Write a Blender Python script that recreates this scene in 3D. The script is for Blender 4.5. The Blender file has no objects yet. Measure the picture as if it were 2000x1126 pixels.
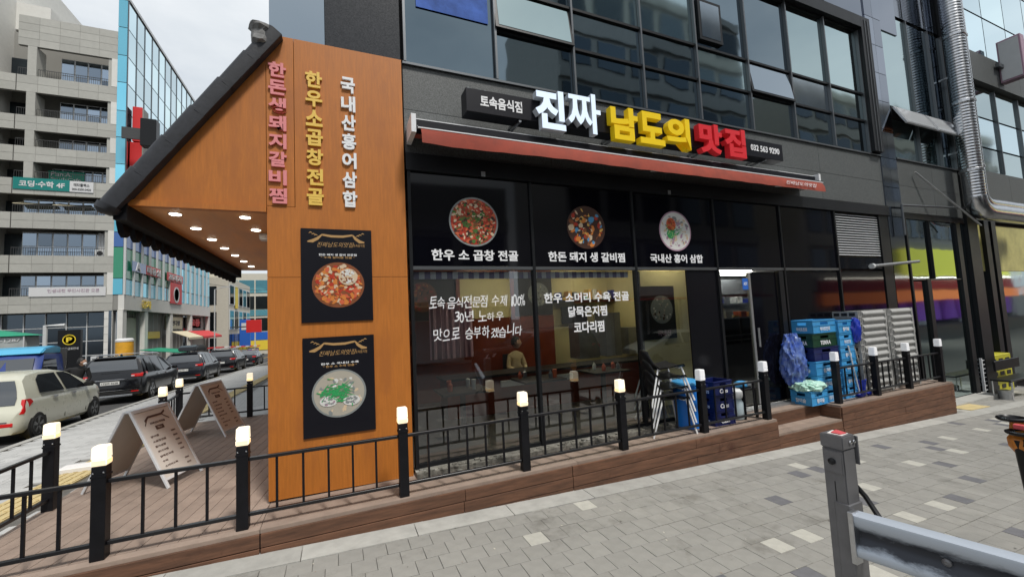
import bpy, bmesh, math, random
from mathutils import Vector, Matrix
random.seed(7)
S = bpy.context.scene
COL = S.collection
PI = math.pi
R = math.radians

# ------------------------------------------------------------------ camera
cam_d = bpy.data.cameras.new("camera")
cam = bpy.data.objects.new("camera", cam_d)
COL.objects.link(cam)
S.camera = cam
cam_d.sensor_width = 36.0
cam_d.lens = 14.36
cam_d.clip_start = 0.02
cam_d.clip_end = 2000
Rt = Vector((0.91966573, -0.38966985, -0.04870685))
Dn = Vector((-0.0167212, 0.08506067, -0.99623546))
Fw = Vector((0.39234595, 0.91701804, 0.07171164))
mw = Matrix.Identity(4)
for i in range(3):
    mw[i][0] = Rt[i]; mw[i][1] = -Dn[i]; mw[i][2] = -Fw[i]
mw[0][3], mw[1][3], mw[2][3] = 0, 0, 1.6
cam.matrix_world = mw

# ------------------------------------------------------------------ world, sun, exposure
W = bpy.data.worlds.new("World"); S.world = W
W.use_nodes = True
nt = W.node_tree; nt.nodes.clear()
wo = nt.nodes.new('ShaderNodeOutputWorld'); bg = nt.nodes.new('ShaderNodeBackground')
sky = nt.nodes.new('ShaderNodeTexSky'); sky.sky_type = 'NISHITA'; sky.sun_disc = False
SUN_EL, SUN_AZ = 60, 160      # azimuth measured from +Y towards +X
sky.sun_elevation = R(SUN_EL); sky.sun_rotation = R(SUN_AZ)
sky.air_density = 1.2; sky.dust_density = 3.0
tc = nt.nodes.new('ShaderNodeTexCoord')
mp = nt.nodes.new('ShaderNodeMapping'); mp.inputs['Scale'].default_value = (1.0, 1.0, 2.2)
nz = nt.nodes.new('ShaderNodeTexNoise'); nz.inputs['Scale'].default_value = 2.2
nz.inputs['Detail'].default_value = 7; nz.inputs['Roughness'].default_value = .55
cr = nt.nodes.new('ShaderNodeValToRGB')
cr.color_ramp.elements[0].position = .32; cr.color_ramp.elements[0].color = (5.6, 6.2, 6.8, 1)
cr.color_ramp.elements[1].position = .68; cr.color_ramp.elements[1].color = (8.8, 9.1, 9.3, 1)
mx = nt.nodes.new('ShaderNodeMix'); mx.data_type = 'RGBA'; mx.inputs[0].default_value = .9
nt.links.new(tc.outputs['Generated'], mp.inputs[0]); nt.links.new(mp.outputs[0], nz.inputs['Vector'])
nt.links.new(nz.outputs[0], cr.inputs[0])
nt.links.new(sky.outputs[0], mx.inputs[6]); nt.links.new(cr.outputs[0], mx.inputs[7])
nt.links.new(mx.outputs[2], bg.inputs[0]); bg.inputs[1].default_value = .075
nt.links.new(bg.outputs[0], wo.inputs[0])
sl = bpy.data.lights.new("sun", 'SUN'); sl.energy = 2.2; sl.angle = R(9); sl.color = (1, .96, .9)
so = bpy.data.objects.new("sun", sl); COL.objects.link(so)
sd = Vector((math.sin(R(SUN_AZ)) * math.cos(R(SUN_EL)), math.cos(R(SUN_AZ)) * math.cos(R(SUN_EL)), math.sin(R(SUN_EL))))
so.rotation_euler = sd.to_track_quat('Z', 'Y').to_euler(); so.location = sd * 60
S.view_settings.view_transform = 'Standard'; S.view_settings.look = 'None'
S.view_settings.exposure = 0.58; S.view_settings.gamma = 1
S.view_settings.use_curve_mapping = False
S.cycles.max_bounces = 8; S.cycles.transparent_max_bounces = 10
S.cycles.glossy_bounces = 4; S.cycles.diffuse_bounces = 3
S.cycles.use_denoising = True
S.cycles.caustics_reflective = False; S.cycles.caustics_refractive = False

# ------------------------------------------------------------------ materials
MATS = {}
def pbr(name, col, rough=.6, metal=0, var=0, vs=3, bump=0, bs=40, rnd=0, emit=None, es=1, stretch=None, wear=None, ior=1.5, wave=0, col2=None, coat=0, spec=None, world=None):
    """procedural principled material: noise colour variation, per-object value jitter, bump."""
    m = bpy.data.materials.new(name); m.use_nodes = True; MATS[name] = m
    n = m.node_tree; N = n.nodes; Lk = n.links; b = N['Principled BSDF']
    b.inputs['Base Color'].default_value = (*col, 1); b.inputs['Roughness'].default_value = rough
    b.inputs['Metallic'].default_value = metal; b.inputs['IOR'].default_value = ior
    if spec is not None: b.inputs['Specular IOR Level'].default_value = spec
    if coat: b.inputs['Coat Weight'].default_value = coat; b.inputs['Coat Roughness'].default_value = .05
    if emit: b.inputs['Emission Color'].default_value = (*emit, 1); b.inputs['Emission Strength'].default_value = es
    tcn = N.new('ShaderNodeTexCoord'); vec = tcn.outputs['Object']
    if stretch:
        mpn = N.new('ShaderNodeMapping'); mpn.inputs['Scale'].default_value = stretch; Lk.new(vec, mpn.inputs[0]); vec = mpn.outputs[0]
    src = None
    if var or col2:
        a = N.new('ShaderNodeTexNoise'); a.inputs['Scale'].default_value = vs; a.inputs['Detail'].default_value = 6; a.inputs['Roughness'].default_value = .65
        Lk.new(vec, a.inputs['Vector'])
        r_ = N.new('ShaderNodeValToRGB'); r_.color_ramp.elements[0].position = .3; r_.color_ramp.elements[1].position = .7
        c2 = col2 or tuple(min(1, c * (1 + var)) for c in col)
        r_.color_ramp.elements[0].color = (*[c * (1 - var) for c in col], 1); r_.color_ramp.elements[1].color = (*c2, 1)
        Lk.new(a.outputs[0], r_.inputs[0]); src = r_.outputs[0]
        rr = N.new('ShaderNodeMapRange'); rr.inputs[3].default_value = max(.02, rough - .08); rr.inputs[4].default_value = min(1, rough + .1)
        Lk.new(a.outputs[0], rr.inputs[0]); Lk.new(rr.outputs[0], b.inputs['Roughness'])
    if wear:   # blotchy second colour
        a = N.new('ShaderNodeTexNoise'); a.inputs['Scale'].default_value = wear[1]; a.inputs['Detail'].default_value = 8; a.inputs['Roughness'].default_value = .7
        if world:
            gp = N.new('ShaderNodeNewGeometry'); wm = N.new('ShaderNodeMapping'); wm.inputs['Scale'].default_value = world; Lk.new(gp.outputs['Position'], wm.inputs[0]); Lk.new(wm.outputs[0], a.inputs['Vector'])
        else: Lk.new(tcn.outputs['Object'], a.inputs['Vector'])
        r_ = N.new('ShaderNodeMapRange'); r_.inputs[1].default_value = wear[2]; r_.inputs[2].default_value = wear[2] + .12; Lk.new(a.outputs[0], r_.inputs[0])
        mxn = N.new('ShaderNodeMix'); mxn.data_type = 'RGBA'; Lk.new(r_.outputs[0], mxn.inputs[0])
        if src: Lk.new(src, mxn.inputs[6])
        else: mxn.inputs[6].default_value = (*col, 1)
        mxn.inputs[7].default_value = (*wear[0], 1); src = mxn.outputs[2]
    if rnd:
        oi = N.new('ShaderNodeObjectInfo'); mr = N.new('ShaderNodeMapRange')
        mr.inputs[3].default_value = 1 - rnd; mr.inputs[4].default_value = 1 + rnd; Lk.new(oi.outputs['Random'], mr.inputs[0])
        hs = N.new('ShaderNodeHueSaturation'); Lk.new(mr.outputs[0], hs.inputs['Value'])
        if src: Lk.new(src, hs.inputs['Color'])
        else: hs.inputs['Color'].default_value = (*col, 1)
        src = hs.outputs[0]
    if src: Lk.new(src, b.inputs['Base Color'])
    if bump or wave:
        bn = N.new('ShaderNodeTexNoise'); bn.inputs['Scale'].default_value = bs if bump else wave; bn.inputs['Detail'].default_value = 5 if bump else 1.5
        Lk.new(vec if bump else tcn.outputs['Object'], bn.inputs['Vector'])
        bp = N.new('ShaderNodeBump'); bp.inputs['Strength'].default_value = bump or .07; bp.inputs['Distance'].default_value = .004 if bump else .05
        Lk.new(bn.outputs[0], bp.inputs['Height']); Lk.new(bp.outputs[0], b.inputs['Normal'])
    return m
def M(n): return MATS[n]

def glassmat(name, tint=(.8, .84, .84), refl=1.0, wave=.5, haze=0):
    m = bpy.data.materials.new(name); m.use_nodes = True; MATS[name] = m
    n = m.node_tree; N = n.nodes; Lk = n.links; N.clear()
    o = N.new('ShaderNodeOutputMaterial'); t = N.new('ShaderNodeBsdfTransparent'); t.inputs[0].default_value = (*tint, 1)
    g = N.new('ShaderNodeBsdfGlossy'); g.inputs['Roughness'].default_value = .015; g.inputs[0].default_value = (.95, .97, 1, 1)
    fr = N.new('ShaderNodeFresnel'); fr.inputs[0].default_value = 1.62
    ml = N.new('ShaderNodeMath'); ml.operation = 'MULTIPLY'; ml.inputs[1].default_value = refl; ml.use_clamp = True
    x = N.new('ShaderNodeMixShader'); ge = N.new('ShaderNodeNewGeometry'); iv = N.new('ShaderNodeMath'); iv.operation = 'SUBTRACT'; iv.inputs[0].default_value = 1; Lk.new(ge.outputs['Backfacing'], iv.inputs[1]); m2_ = N.new('ShaderNodeMath'); m2_.operation = 'MULTIPLY'; Lk.new(fr.outputs[0], ml.inputs[0]); Lk.new(ml.outputs[0], m2_.inputs[0]); Lk.new(iv.outputs[0], m2_.inputs[1]); Lk.new(m2_.outputs[0], x.inputs[0])
    if wave:
        tcn = N.new('ShaderNodeTexCoord'); bn = N.new('ShaderNodeTexNoise'); bn.inputs['Scale'].default_value = wave; bn.inputs['Detail'].default_value = 1
        bp = N.new('ShaderNodeBump'); bp.inputs['Strength'].default_value = .05; bp.inputs['Distance'].default_value = .05
        Lk.new(tcn.outputs['Object'], bn.inputs['Vector']); Lk.new(bn.outputs[0], bp.inputs['Height']); Lk.new(bp.outputs[0], g.inputs['Normal'])
    Lk.new(t.outputs[0], x.inputs[1]); Lk.new(g.outputs[0], x.inputs[2])
    last = x.outputs[0]
    if haze:
        d = N.new('ShaderNodeBsdfDiffuse'); d.inputs[0].default_value = (.5, .52, .5, 1); x2 = N.new('ShaderNodeMixShader'); x2.inputs[0].default_value = haze
        Lk.new(last, x2.inputs[1]); Lk.new(d.outputs[0], x2.inputs[2]); last = x2.outputs[0]
    Lk.new(last, o.inputs[0])
    return m

pbr('paver_grey', (.262, .256, .236), .88, var=.09, vs=9, bump=.6, bs=120, rnd=.05, wear=((.185, .178, .16), 2.3, .56), world=(1, 1, 1))
pbr('paver_dark', (.13, .13, .14), .85, var=.15, vs=14, bump=.5, bs=120, rnd=.12)
pbr('paver_light', (.43, .42, .375), .85, var=.1, vs=14, bump=.5, bs=120, rnd=.08)
pbr('joint', (.11, .105, .095), .95, var=.3, vs=10)
pbr('kerb_stone', (.36, .355, .33), .85, var=.15, vs=6, bump=.4, bs=90, rnd=.07)
pbr('asphalt', (.055, .055, .055), .9, var=.25, vs=5, bump=.6, bs=150)
pbr('sidewalk', (.43, .43, .42), .85, var=.08, vs=2.5, bump=.3, bs=80, rnd=.10, wear=((.30, .30, .30), .9, .56), world=(1, 1, 1))
pbr('tactile', (.50, .40, .20), .8, var=.15, vs=8, rnd=.1)
pbr('yellow_line', (.55, .38, .07), .8, var=.25, vs=6)
pbr('deck_wood', (.165, .100, .076), .62, var=.22, vs=6, stretch=(1, 1, 8), bump=.35, bs=30, rnd=.14, wear=((.22, .15, .12), 1.6, .56))
pbr('deck_plank', (.27, .205, .165), .78, var=.16, vs=5, bump=.35, bs=45, rnd=.12, wear=((.17, .125, .10), 1.1, .55))
pbr('riser_wood', (.115, .054, .030), .8, var=.42, vs=3.2, stretch=(1, 1, 9), bump=.4, bs=14, rnd=.16, wear=((.065, .022, .011), 2.2, .60))
pbr('orange_wood', (.43, .140, .017), .55, var=.15, vs=6, stretch=(9, 9, .55), bump=.2, bs=20, wear=((.37, .118, .017), 1.6, .52), world=(2.2, 1, .5))
pbr('soffit_wood', (.62, .27, .07), .5, var=.16, vs=5, stretch=(1, .2, 5), bump=.1)
pbr('black_metal', (.006, .006, .008), .45, var=.3, vs=8, bump=.05, spec=.25)
pbr('rail_top', (.007, .007, .009), .32, spec=.5)
pbr('roof_tile', (.020, .022, .028), .6, var=.3, vs=14, bump=.35, bs=30, rnd=.15)
pbr('eave_black', (.006, .006, .008), .75, spec=.15, bump=.3, bs=30)
pbr('roof_mortar', (.18, .18, .18), .9, var=.35, vs=18, bump=1.0, bs=25)
pbr('granite', (.085, .092, .092), .5, var=.75, vs=85, bump=.1, bs=60, rnd=.08, wear=((.15, .16, .16), 45, .60))
pbr('granite_dark', (.016, .017, .02), .22, var=.5, vs=60, rnd=.1)
pbr('black_panel', (.003, .003, .005), .05, spec=.25, wave=.6)
pbr('black_film', (.006, .006, .008), .2)
pbr('frame_dark', (.011, .012, .014), .4, metal=.1, var=.2, spec=.3)
pbr('frame_edge', (.16, .17, .18), .35, metal=.7)
pbr('tower_glass', (.19, .245, .28), .03, metal=1, wave=1.3, rnd=.35)
pbr('tower_glass_light', (.36, .46, .47), .05, metal=1, wave=1.0, rnd=.2)
pbr('tower_glass_grey', (.33, .38, .42), .10, metal=1, wave=1.0)
pbr('vent_white', (.66, .68, .70), .12, metal=.4)
pbr('shop_tint', (.50, .46, .18), .5, var=.3, vs=1.5)
pbr('blue_reflection', (.03, .09, .35), .15, var=.5, vs=3)
pbr('cladding', (.20, .225, .27), .06, metal=1, wave=.8, rnd=.3)
pbr('sign_board', (.005, .005, .009), .4, spec=.3)
pbr('letter_white', (.62, .72, .85), .35, emit=(.72, .85, 1), es=.32)
pbr('letter_side_white', (.55, .60, .66), .5)
pbr('letter_yellow', (.80, .55, .01), .35, emit=(1, .75, .02), es=.06)
pbr('letter_red', (.60, .02, .03), .35, emit=(1, .05, .06), es=.05)
pbr('letter_pink', (.70, .24, .25), .5)
pbr('letter_gold', (.78, .52, .10), .45)
pbr('letter_plain', (.78, .80, .82), .5)
pbr('ink_white', (.80, .81, .83), .5)
pbr('ink_gold', (.42, .25, .10), .5)
pbr('ink_brown', (.10, .06, .05), .6)
pbr('ink_green', (.0, .22, .14), .6)
pbr('ink_red', (.55, .02, .02), .5)
pbr('ink_yellow', (.8, .6, .03), .5)
pbr('ink_blue', (.02, .12, .5), .5)
pbr('awning_red', (.27, .048, .028), .85, var=.2, vs=5, bump=.2)
pbr('awning_white', (.75, .76, .78), .35)
pbr('white_metal', (.62, .64, .66), .4, var=.06)
pbr('aluminium', (.40, .41, .42), .38, metal=.7, var=.1, vs=20)
pbr('galvanised', (.52, .53, .55), .30, metal=.95, var=.12, vs=22, bump=.1, bs=60)
pbr('duct_metal', (.55, .56, .58), .22, metal=1, var=.15, vs=14)
pbr('post_grey', (.15, .15, .158), .40, metal=.35, var=.12, vs=10, bump=.06, wear=((.075, .07, .066), 3.5, .66))
pbr('aboard_face', (.62, .585, .54), .65, var=.06)
pbr('aboard_top', (.36, .30, .26), .6)
pbr('tape_red', (.55, .08, .09), .6)
pbr('paper_white', (.72, .70, .68), .7)
pbr('plastic_blue', (.055, .31, .62), .4, var=.06, rnd=.08)
pbr('plastic_bin', (.01, .19, .70), .4, var=.08)
pbr('plastic_navy', (.006, .012, .085), .4, var=.1)
pbr('plastic_green', (.006, .045, .022), .4)
pbr('plastic_deep', (.01, .03, .35), .4)
pbr('plastic_black', (.004, .004, .005), .36, spec=.35)
pbr('plastic_white', (.60, .62, .63), .45)
pbr('plastic_clear', (.38, .46, .50), .3)
pbr('tray_grey', (.33, .33, .32), .55, var=.12, vs=10, rnd=.06)
pbr('bag_blue', (.02, .07, .42), .22, col2=(.17, .24, .42), vs=9, bump=.7, bs=22)
pbr('bag_mint', (.42, .66, .56), .35, var=.2, vs=8, bump=.6, bs=20)
pbr('steel_leg', (.78, .79, .80), .35)
pbr('wood_pole', (.42, .38, .33), .6)
pbr('debris', (.10, .095, .08), .9, col2=(.24, .23, .20), var=.6, vs=14, bump=1, bs=30, wear=((.6, .6, .58), 5, .60))
# interior
pbr('int_wall', (.62, .55, .30), .8, var=.05)
pbr('int_ceiling', (.30, .28, .22), .9)
pbr('int_floor', (.06, .055, .05), .4)
pbr('int_maroon', (.17, .030, .012), .4, var=.2)
pbr('int_dark', (.012, .012, .014), .5)
pbr('int_steel', (.25, .26, .28), .3, metal=.6, var=.2)
pbr('int_white', (.6, .6, .6), .5)
pbr('check_white', (.6, .6, .68), .8)
pbr('check_violet', (.10, .08, .24), .8)
pbr('tube_light', (1, 1, 1), .5, emit=(1, .98, .9), es=13)
pbr('room_lamp', (1, 1, 1), .5, emit=(1, .86, .6), es=16)
pbr('down_light', (1, 1, 1), .4, emit=(1, .93, .78), es=7)
pbr('lamp_warm', (.8, .75, .65), .4, emit=(1, .86, .62), es=.55)
pbr('lamp_glow', (.8, .7, .5), .4, emit=(1, .62, .26), es=.8)
pbr('lamp_cool', (.82, .82, .84), .4, emit=(.95, .97, 1), es=.12)
# far town
pbr('stone_panel', (.40, .395, .36), .75, var=.06, vs=3, rnd=.07)
pbr('stone_side', (.66, .65, .61), .75, var=.05, vs=3, rnd=.04)
pbr('stone_back', (.26, .255, .235), .8)
pbr('plaster_beige', (.55, .52, .44), .8, var=.06, rnd=.03)
pbr('concrete_light', (.52, .51, .48), .8, var=.07)
pbr('far_glass', (.09, .11, .13), .08, metal=1, wave=.4, rnd=.5)
pbr('office_pane', (.26, .31, .37), .08, metal=1, wave=.4, rnd=.45)
pbr('far_glass_blue', (.22, .60, .75), .06, metal=.7, wave=.25, rnd=.3)
pbr('far_glass_sky', (.66, .84, .90), .05, metal=1, wave=.2, rnd=.2)
pbr('far_cyan', (.10, .50, .68), .12, ior=1.8, rnd=.2)
pbr('far_navy', (.03, .13, .42), .12, ior=1.8, rnd=.2)
pbr('far_green', (.02, .22, .12), .15, ior=1.7, rnd=.2)
pbr('far_frame', (.55, .56, .56), .5)
pbr('railing_dark', (.05, .05, .05), .5)
pbr('banner_teal', (.0, .19, .17), .6)
pbr('banner_white', (.62, .62, .62), .6)
pbr('sign_red', (.62, .02, .02), .5)
pbr('sign_orange', (.80, .25, .08), .5)
pbr('sign_yellow', (.75, .55, .05), .5)
pbr('lit_yellow', (.5, .5, .05), .5, emit=(.75, .72, .08), es=.7)
pbr('lit_orange', (.7, .2, .05), .5, emit=(1, .25, .06), es=.5)
pbr('sign_cream', (.68, .62, .45), .6)
pbr('sign_lime', (.45, .50, .03), .5, var=.2, vs=2)
pbr('purple_light', (.2, .05, .4), .5, emit=(.45, .12, 1), es=.10)
pbr('bulb', (1, 1, 1), .5, emit=(1, .95, .8), es=6)
pbr('canvas_green', (.01, .25, .14), .7)
pbr('canvas_red', (.55, .04, .04), .7)
pbr('canvas_cream', (.62, .55, .38), .7)
pbr('tent_vinyl', (.38, .41, .40), .3, var=.2, vs=1.5)
pbr('sand_box', (.75, .38, .03), .5, var=.15)
# vehicles
pbr('paint_white', (.56, .56, .46), .28, coat=.6, var=.02)
pbr('paint_black', (.005, .005, .007), .15, coat=.25)
pbr('paint_grey', (.012, .014, .020), .18, coat=.3)
pbr('paint_silver', (.35, .36, .38), .2, metal=.5, coat=.6)
pbr('paint_truck', (.012, .035, .19), .25, coat=.6)
pbr('paint_cyan', (.08, .38, .60), .35)
pbr('car_glass', (.004, .005, .007), .03, ior=1.5)
pbr('rear_glass', (.015, .018, .022), .03, ior=2.4)
pbr('tyre', (.012, .012, .012), .8)
pbr('rim_grey', (.12, .125, .13), .3, metal=.7)
pbr('rim_silver', (.45, .46, .48), .25, metal=.8)
pbr('arch_black', (.004, .004, .004), .7)
pbr('chrome', (.7, .7, .72), .12, metal=1)
pbr('tail_red', (.62, .012, .012), .15, coat=.6)
pbr('head_lamp', (.6, .62, .65), .1, coat=1)
pbr('plate_white', (.65, .65, .62), .5)
pbr('skin', (.50, .29, .20), .55)
pbr('hair', (.010, .009, .008), .6)
pbr('cloth_black', (.008, .008, .009), .85)
pbr('cloth_cream', (.45, .36, .22), .85)
pbr('mask_white', (.7, .7, .72), .8)
pbr('scooter_orange', (.50, .17, .02), .4, var=.3, vs=20)
pbr('bench_yellow', (.45, .42, .03), .5, var=.15)
glassmat('shop_glass', (.80, .83, .83), 2.7, .5, haze=0)
glassmat('door_glass', (.7, .72, .72), 1.0, .5)

# beam: galvanised steel, darker along its centre line with noisy edges
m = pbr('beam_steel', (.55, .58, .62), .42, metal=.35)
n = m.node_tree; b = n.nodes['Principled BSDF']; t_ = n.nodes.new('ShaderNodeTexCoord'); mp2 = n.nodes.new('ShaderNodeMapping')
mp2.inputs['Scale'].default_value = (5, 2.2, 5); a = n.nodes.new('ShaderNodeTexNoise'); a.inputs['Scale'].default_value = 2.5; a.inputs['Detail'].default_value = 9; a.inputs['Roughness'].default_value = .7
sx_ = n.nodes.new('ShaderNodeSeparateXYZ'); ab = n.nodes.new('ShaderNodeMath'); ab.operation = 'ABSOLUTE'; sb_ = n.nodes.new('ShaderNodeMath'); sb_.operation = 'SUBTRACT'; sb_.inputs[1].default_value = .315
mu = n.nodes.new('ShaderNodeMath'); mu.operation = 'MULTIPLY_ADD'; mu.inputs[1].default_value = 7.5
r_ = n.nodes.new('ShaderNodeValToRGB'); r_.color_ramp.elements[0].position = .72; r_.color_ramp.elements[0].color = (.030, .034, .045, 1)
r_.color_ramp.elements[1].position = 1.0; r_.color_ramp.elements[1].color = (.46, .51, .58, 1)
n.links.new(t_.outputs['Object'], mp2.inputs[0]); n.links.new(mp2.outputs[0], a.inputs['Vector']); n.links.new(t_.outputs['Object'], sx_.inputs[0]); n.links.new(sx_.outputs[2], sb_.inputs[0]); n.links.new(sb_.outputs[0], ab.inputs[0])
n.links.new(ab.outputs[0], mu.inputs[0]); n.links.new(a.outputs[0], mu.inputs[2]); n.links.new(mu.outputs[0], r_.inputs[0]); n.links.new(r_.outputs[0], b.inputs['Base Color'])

# ------------------------------------------------------------------ mesh helpers
class MB:
    def __init__(s): s.v = []; s.f = []; s.mi = []; s.c = 0
    def add(s, vs, fs, mi=None):
        o = len(s.v); s.v += [tuple(p) for p in vs]
        for f in fs: s.f.append(tuple(i + o for i in f)); s.mi.append(s.c if mi is None else mi)
        return s
    def box(s, x0, x1, y0, y1, z0, z1, mi=None):
        return s.add([(x0, y0, z0), (x1, y0, z0), (x1, y1, z0), (x0, y1, z0), (x0, y0, z1), (x1, y0, z1), (x1, y1, z1), (x0, y1, z1)],
                     [(3, 2, 1, 0), (4, 5, 6, 7), (0, 1, 5, 4), (1, 2, 6, 5), (2, 3, 7, 6), (3, 0, 4, 7)], mi)
    def hexa(s, lo, hi, mi=None):   # two quads (lists of 4 points, counter-clockwise seen from hi)
        return s.add(list(lo) + list(hi), [(3, 2, 1, 0), (4, 5, 6, 7), (0, 1, 5, 4), (1, 2, 6, 5), (2, 3, 7, 6), (3, 0, 4, 7)], mi)
    def bar(s, p0, p1, w, h, mi=None, up=(0, 0, 1)):
        p0 = Vector(p0); p1 = Vector(p1); d = (p1 - p0).normalized(); u = Vector(up)
        if abs(d.dot(u)) > .95: u = Vector((0, 1, 0))
        sx = d.cross(u).normalized() * w / 2; uz = sx.cross(d).normalized() * h / 2
        return s.hexa([p0 - sx - uz, p0 + sx - uz, p0 + sx + uz, p0 - sx + uz][::-1], [p1 - sx - uz, p1 + sx - uz, p1 + sx + uz, p1 - sx + uz][::-1], mi)
    def tube(s, pts, r, n=8, mi=None, cap=True):
        pts = [Vector(p) for p in pts]; rs = r if isinstance(r, (list, tuple)) else [r] * len(pts)
        rings = []; prev = None
        for i, p in enumerate(pts):
            d = (pts[min(i + 1, len(pts) - 1)] - pts[max(i - 1, 0)]).normalized()
            if prev is None:
                u = Vector((0, 0, 1)) if abs(d.z) < .9 else Vector((1, 0, 0)); a = d.cross(u).normalized()
            else: a = (prev - d * prev.dot(d)).normalized()
            prev = a; b_ = d.cross(a)
            rings.append([p + (a * math.cos(2 * PI * k / n) + b_ * math.sin(2 * PI * k / n)) * rs[i] for k in range(n)])
        vs = [q for r_ in rings for q in r_]; fs = []
        for i in range(len(pts) - 1):
            for k in range(n):
                fs.append((i * n + k, i * n + (k + 1) % n, (i + 1) * n + (k + 1) % n, (i + 1) * n + k))
        if cap: fs.append(tuple(range(n))[::-1]); fs.append(tuple((len(pts) - 1) * n + k for k in range(n)))
        return s.add(vs, fs, mi)
    def lathe(s, prof, c=(0, 0, 0), n=20, axis='Z', mi=None):
        vs = []
        for (r, h) in prof:
            for k in range(n):
                a = 2 * PI * k / n; x, y = r * math.cos(a), r * math.sin(a)
                p = (x, y, h) if axis == 'Z' else ((h, x, y) if axis == 'X' else (y, h, x))
                vs.append((p[0] + c[0], p[1] + c[1], p[2] + c[2]))
        fs = [(i * n + k, i * n + (k + 1) % n, (i + 1) * n + (k + 1) % n, (i + 1) * n + k) for i in range(len(prof) - 1) for k in range(n)]
        if prof[0][0] > 1e-6: fs.append(tuple(range(n))[::-1])
        if prof[-1][0] > 1e-6: fs.append(tuple((len(prof) - 1) * n + k for k in range(n)))
        return s.add(vs, fs, mi)
    def prism(s, poly, a0, a1, axis='Y', mi=None):
        """poly in the two remaining axes (XZ for Y, YZ for X, XY for Z)."""
        f = {'Y': lambda p, a: (p[0], a, p[1]), 'X': lambda p, a: (a, p[0], p[1]), 'Z': lambda p, a: (p[0], p[1], a)}[axis]
        n_ = len(poly); vs = [f(p, a0) for p in poly] + [f(p, a1) for p in poly]
        fs = [tuple(range(n_)), tuple(range(2 * n_ - 1, n_ - 1, -1))] + [(i, i + n_, (i + 1) % n_ + n_, (i + 1) % n_) for i in range(n_)]
        return s.add(vs, fs, mi)
    def build(s, name, mat, parent=None, smooth=False, bevel=0, seg=1, clean=True):
        me = bpy.data.meshes.new(name); me.from_pydata(s.v, [], s.f)
        for mt in (mat if isinstance(mat, (list, tuple)) else [mat]): me.materials.append(M(mt))
        if len(me.materials) > 1: me.polygons.foreach_set('material_index', s.mi)
        if clean:
            bm = bmesh.new(); bm.from_mesh(me)
            bmesh.ops.recalc_face_normals(bm, faces=bm.faces)
            if bevel:
                es = [e for e in bm.edges if len(e.link_faces) == 2 and e.calc_face_angle(0) > .6]
                bmesh.ops.bevel(bm, geom=es, offset=bevel, segments=seg, affect='EDGES', clamp_overlap=True)
            bm.to_mesh(me); bm.free()
        if smooth:
            me.shade_smooth()
            if smooth != 'all':
                me.set_sharp_from_angle(angle=R(smooth if smooth is not True else 40))
        o = bpy.data.objects.new(name, me); COL.objects.link(o)
        if parent: adopt(o, parent)
        return o
def adopt(o, parent):
    o.parent = parent
    if parent.parent is None and parent.type == 'EMPTY': o.matrix_parent_inverse = Matrix.Translation(parent.location).inverted() @ Matrix.Identity(4) if not any(parent.rotation_euler) else parent.matrix_basis.inverted()
def meta(o, label=None, cat=None, group=None, kind=None):
    if label: o['label'] = label
    if cat: o['category'] = cat
    if group: o['group'] = group
    if kind: o['kind'] = kind
    return o
def thing(name, label, cat, loc=(0, 0, 0), group=None):
    o = bpy.data.objects.new(name, None); o.empty_display_size = .1; COL.objects.link(o); o.location = loc
    return meta(o, label, cat, group)
def struct(o): o['kind'] = 'structure'; return o
def kids(o): return [c for c in bpy.data.objects if c.parent == o]
def copy_tree(o, parent=None, ch=None):
    if ch is None:
        ch = {}
        for q in bpy.data.objects:
            if q.parent: ch.setdefault(q.parent, []).append(q)
    c = o.copy(); COL.objects.link(c)
    if parent: c.parent = parent
    for k in ch.get(o, []): copy_tree(k, c, ch)
    return c
def box(name, mat, parent, x0, x1, y0, y1, z0, z1, bevel=0):
    return MB().box(x0, x1, y0, y1, z0, z1).build(name, mat, parent, bevel=bevel)

TXT = {}
def tmesh(s, bold, ext):
    k = (s, bold, ext)
    if k not in TXT:
        c = bpy.data.curves.new('t', 'FONT'); c.body = s; c.size = 1; c.offset = bold; c.extrude = .5 if ext else 0; c.resolution_u = 3; c.space_line = .95
        c.align_x = 'CENTER'
        o = bpy.data.objects.new('t', c); COL.objects.link(o)
        dg = bpy.context.evaluated_depsgraph_get()
        me = bpy.data.meshes.new_from_object(o.evaluated_get(dg))
        v = [tuple(p.co) for p in me.vertices]; f = [tuple(p.vertices) for p in me.polygons]
        bpy.data.objects.remove(o); bpy.data.curves.remove(c); bpy.data.meshes.remove(me)
        x0 = min(p[0] for p in v); x1 = max(p[0] for p in v); y0 = min(p[1] for p in v); y1 = max(p[1] for p in v)
        TXT[k] = ([((p[0] - x0) / (x1 - x0), (p[1] - y0) / (y1 - y0), p[2]) for p in v], f)
    return TXT[k]
def text(s, name, mat, parent, o, U, V, depth=.004, bold=.02, ext=True, shear=0):
    """string fitted to the parallelogram at corner o spanned by U and V; its face looks along U x V."""
    v, f = tmesh(s, bold, ext)
    o = Vector(o); U = Vector(U); V = Vector(V); N = U.cross(V).normalized()
    mb = MB(); mb.add([o + U * (p[0] + shear * p[1]) + V * p[1] + N * ((p[2] + .5) * depth if ext else depth) for p in v], f)
    return mb.build(name, mat, parent, clean=False)
def textY(s, name, mat, parent, x0, x1, z0, z1, y, depth=.004, bold=.02, **k):   # faces -Y
    return text(s, name, mat, parent, (x0, y, z0), (x1 - x0, 0, 0), (0, 0, z1 - z0), depth, bold, **k)
def textX(s, name, mat, parent, y0, y1, z0, z1, x, depth=.02, bold=.03, **k):   # faces +X
    return text(s, name, mat, parent, (x, y0, z0), (0, y1 - y0, 0), (0, 0, z1 - z0), depth, bold, **k)

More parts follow.
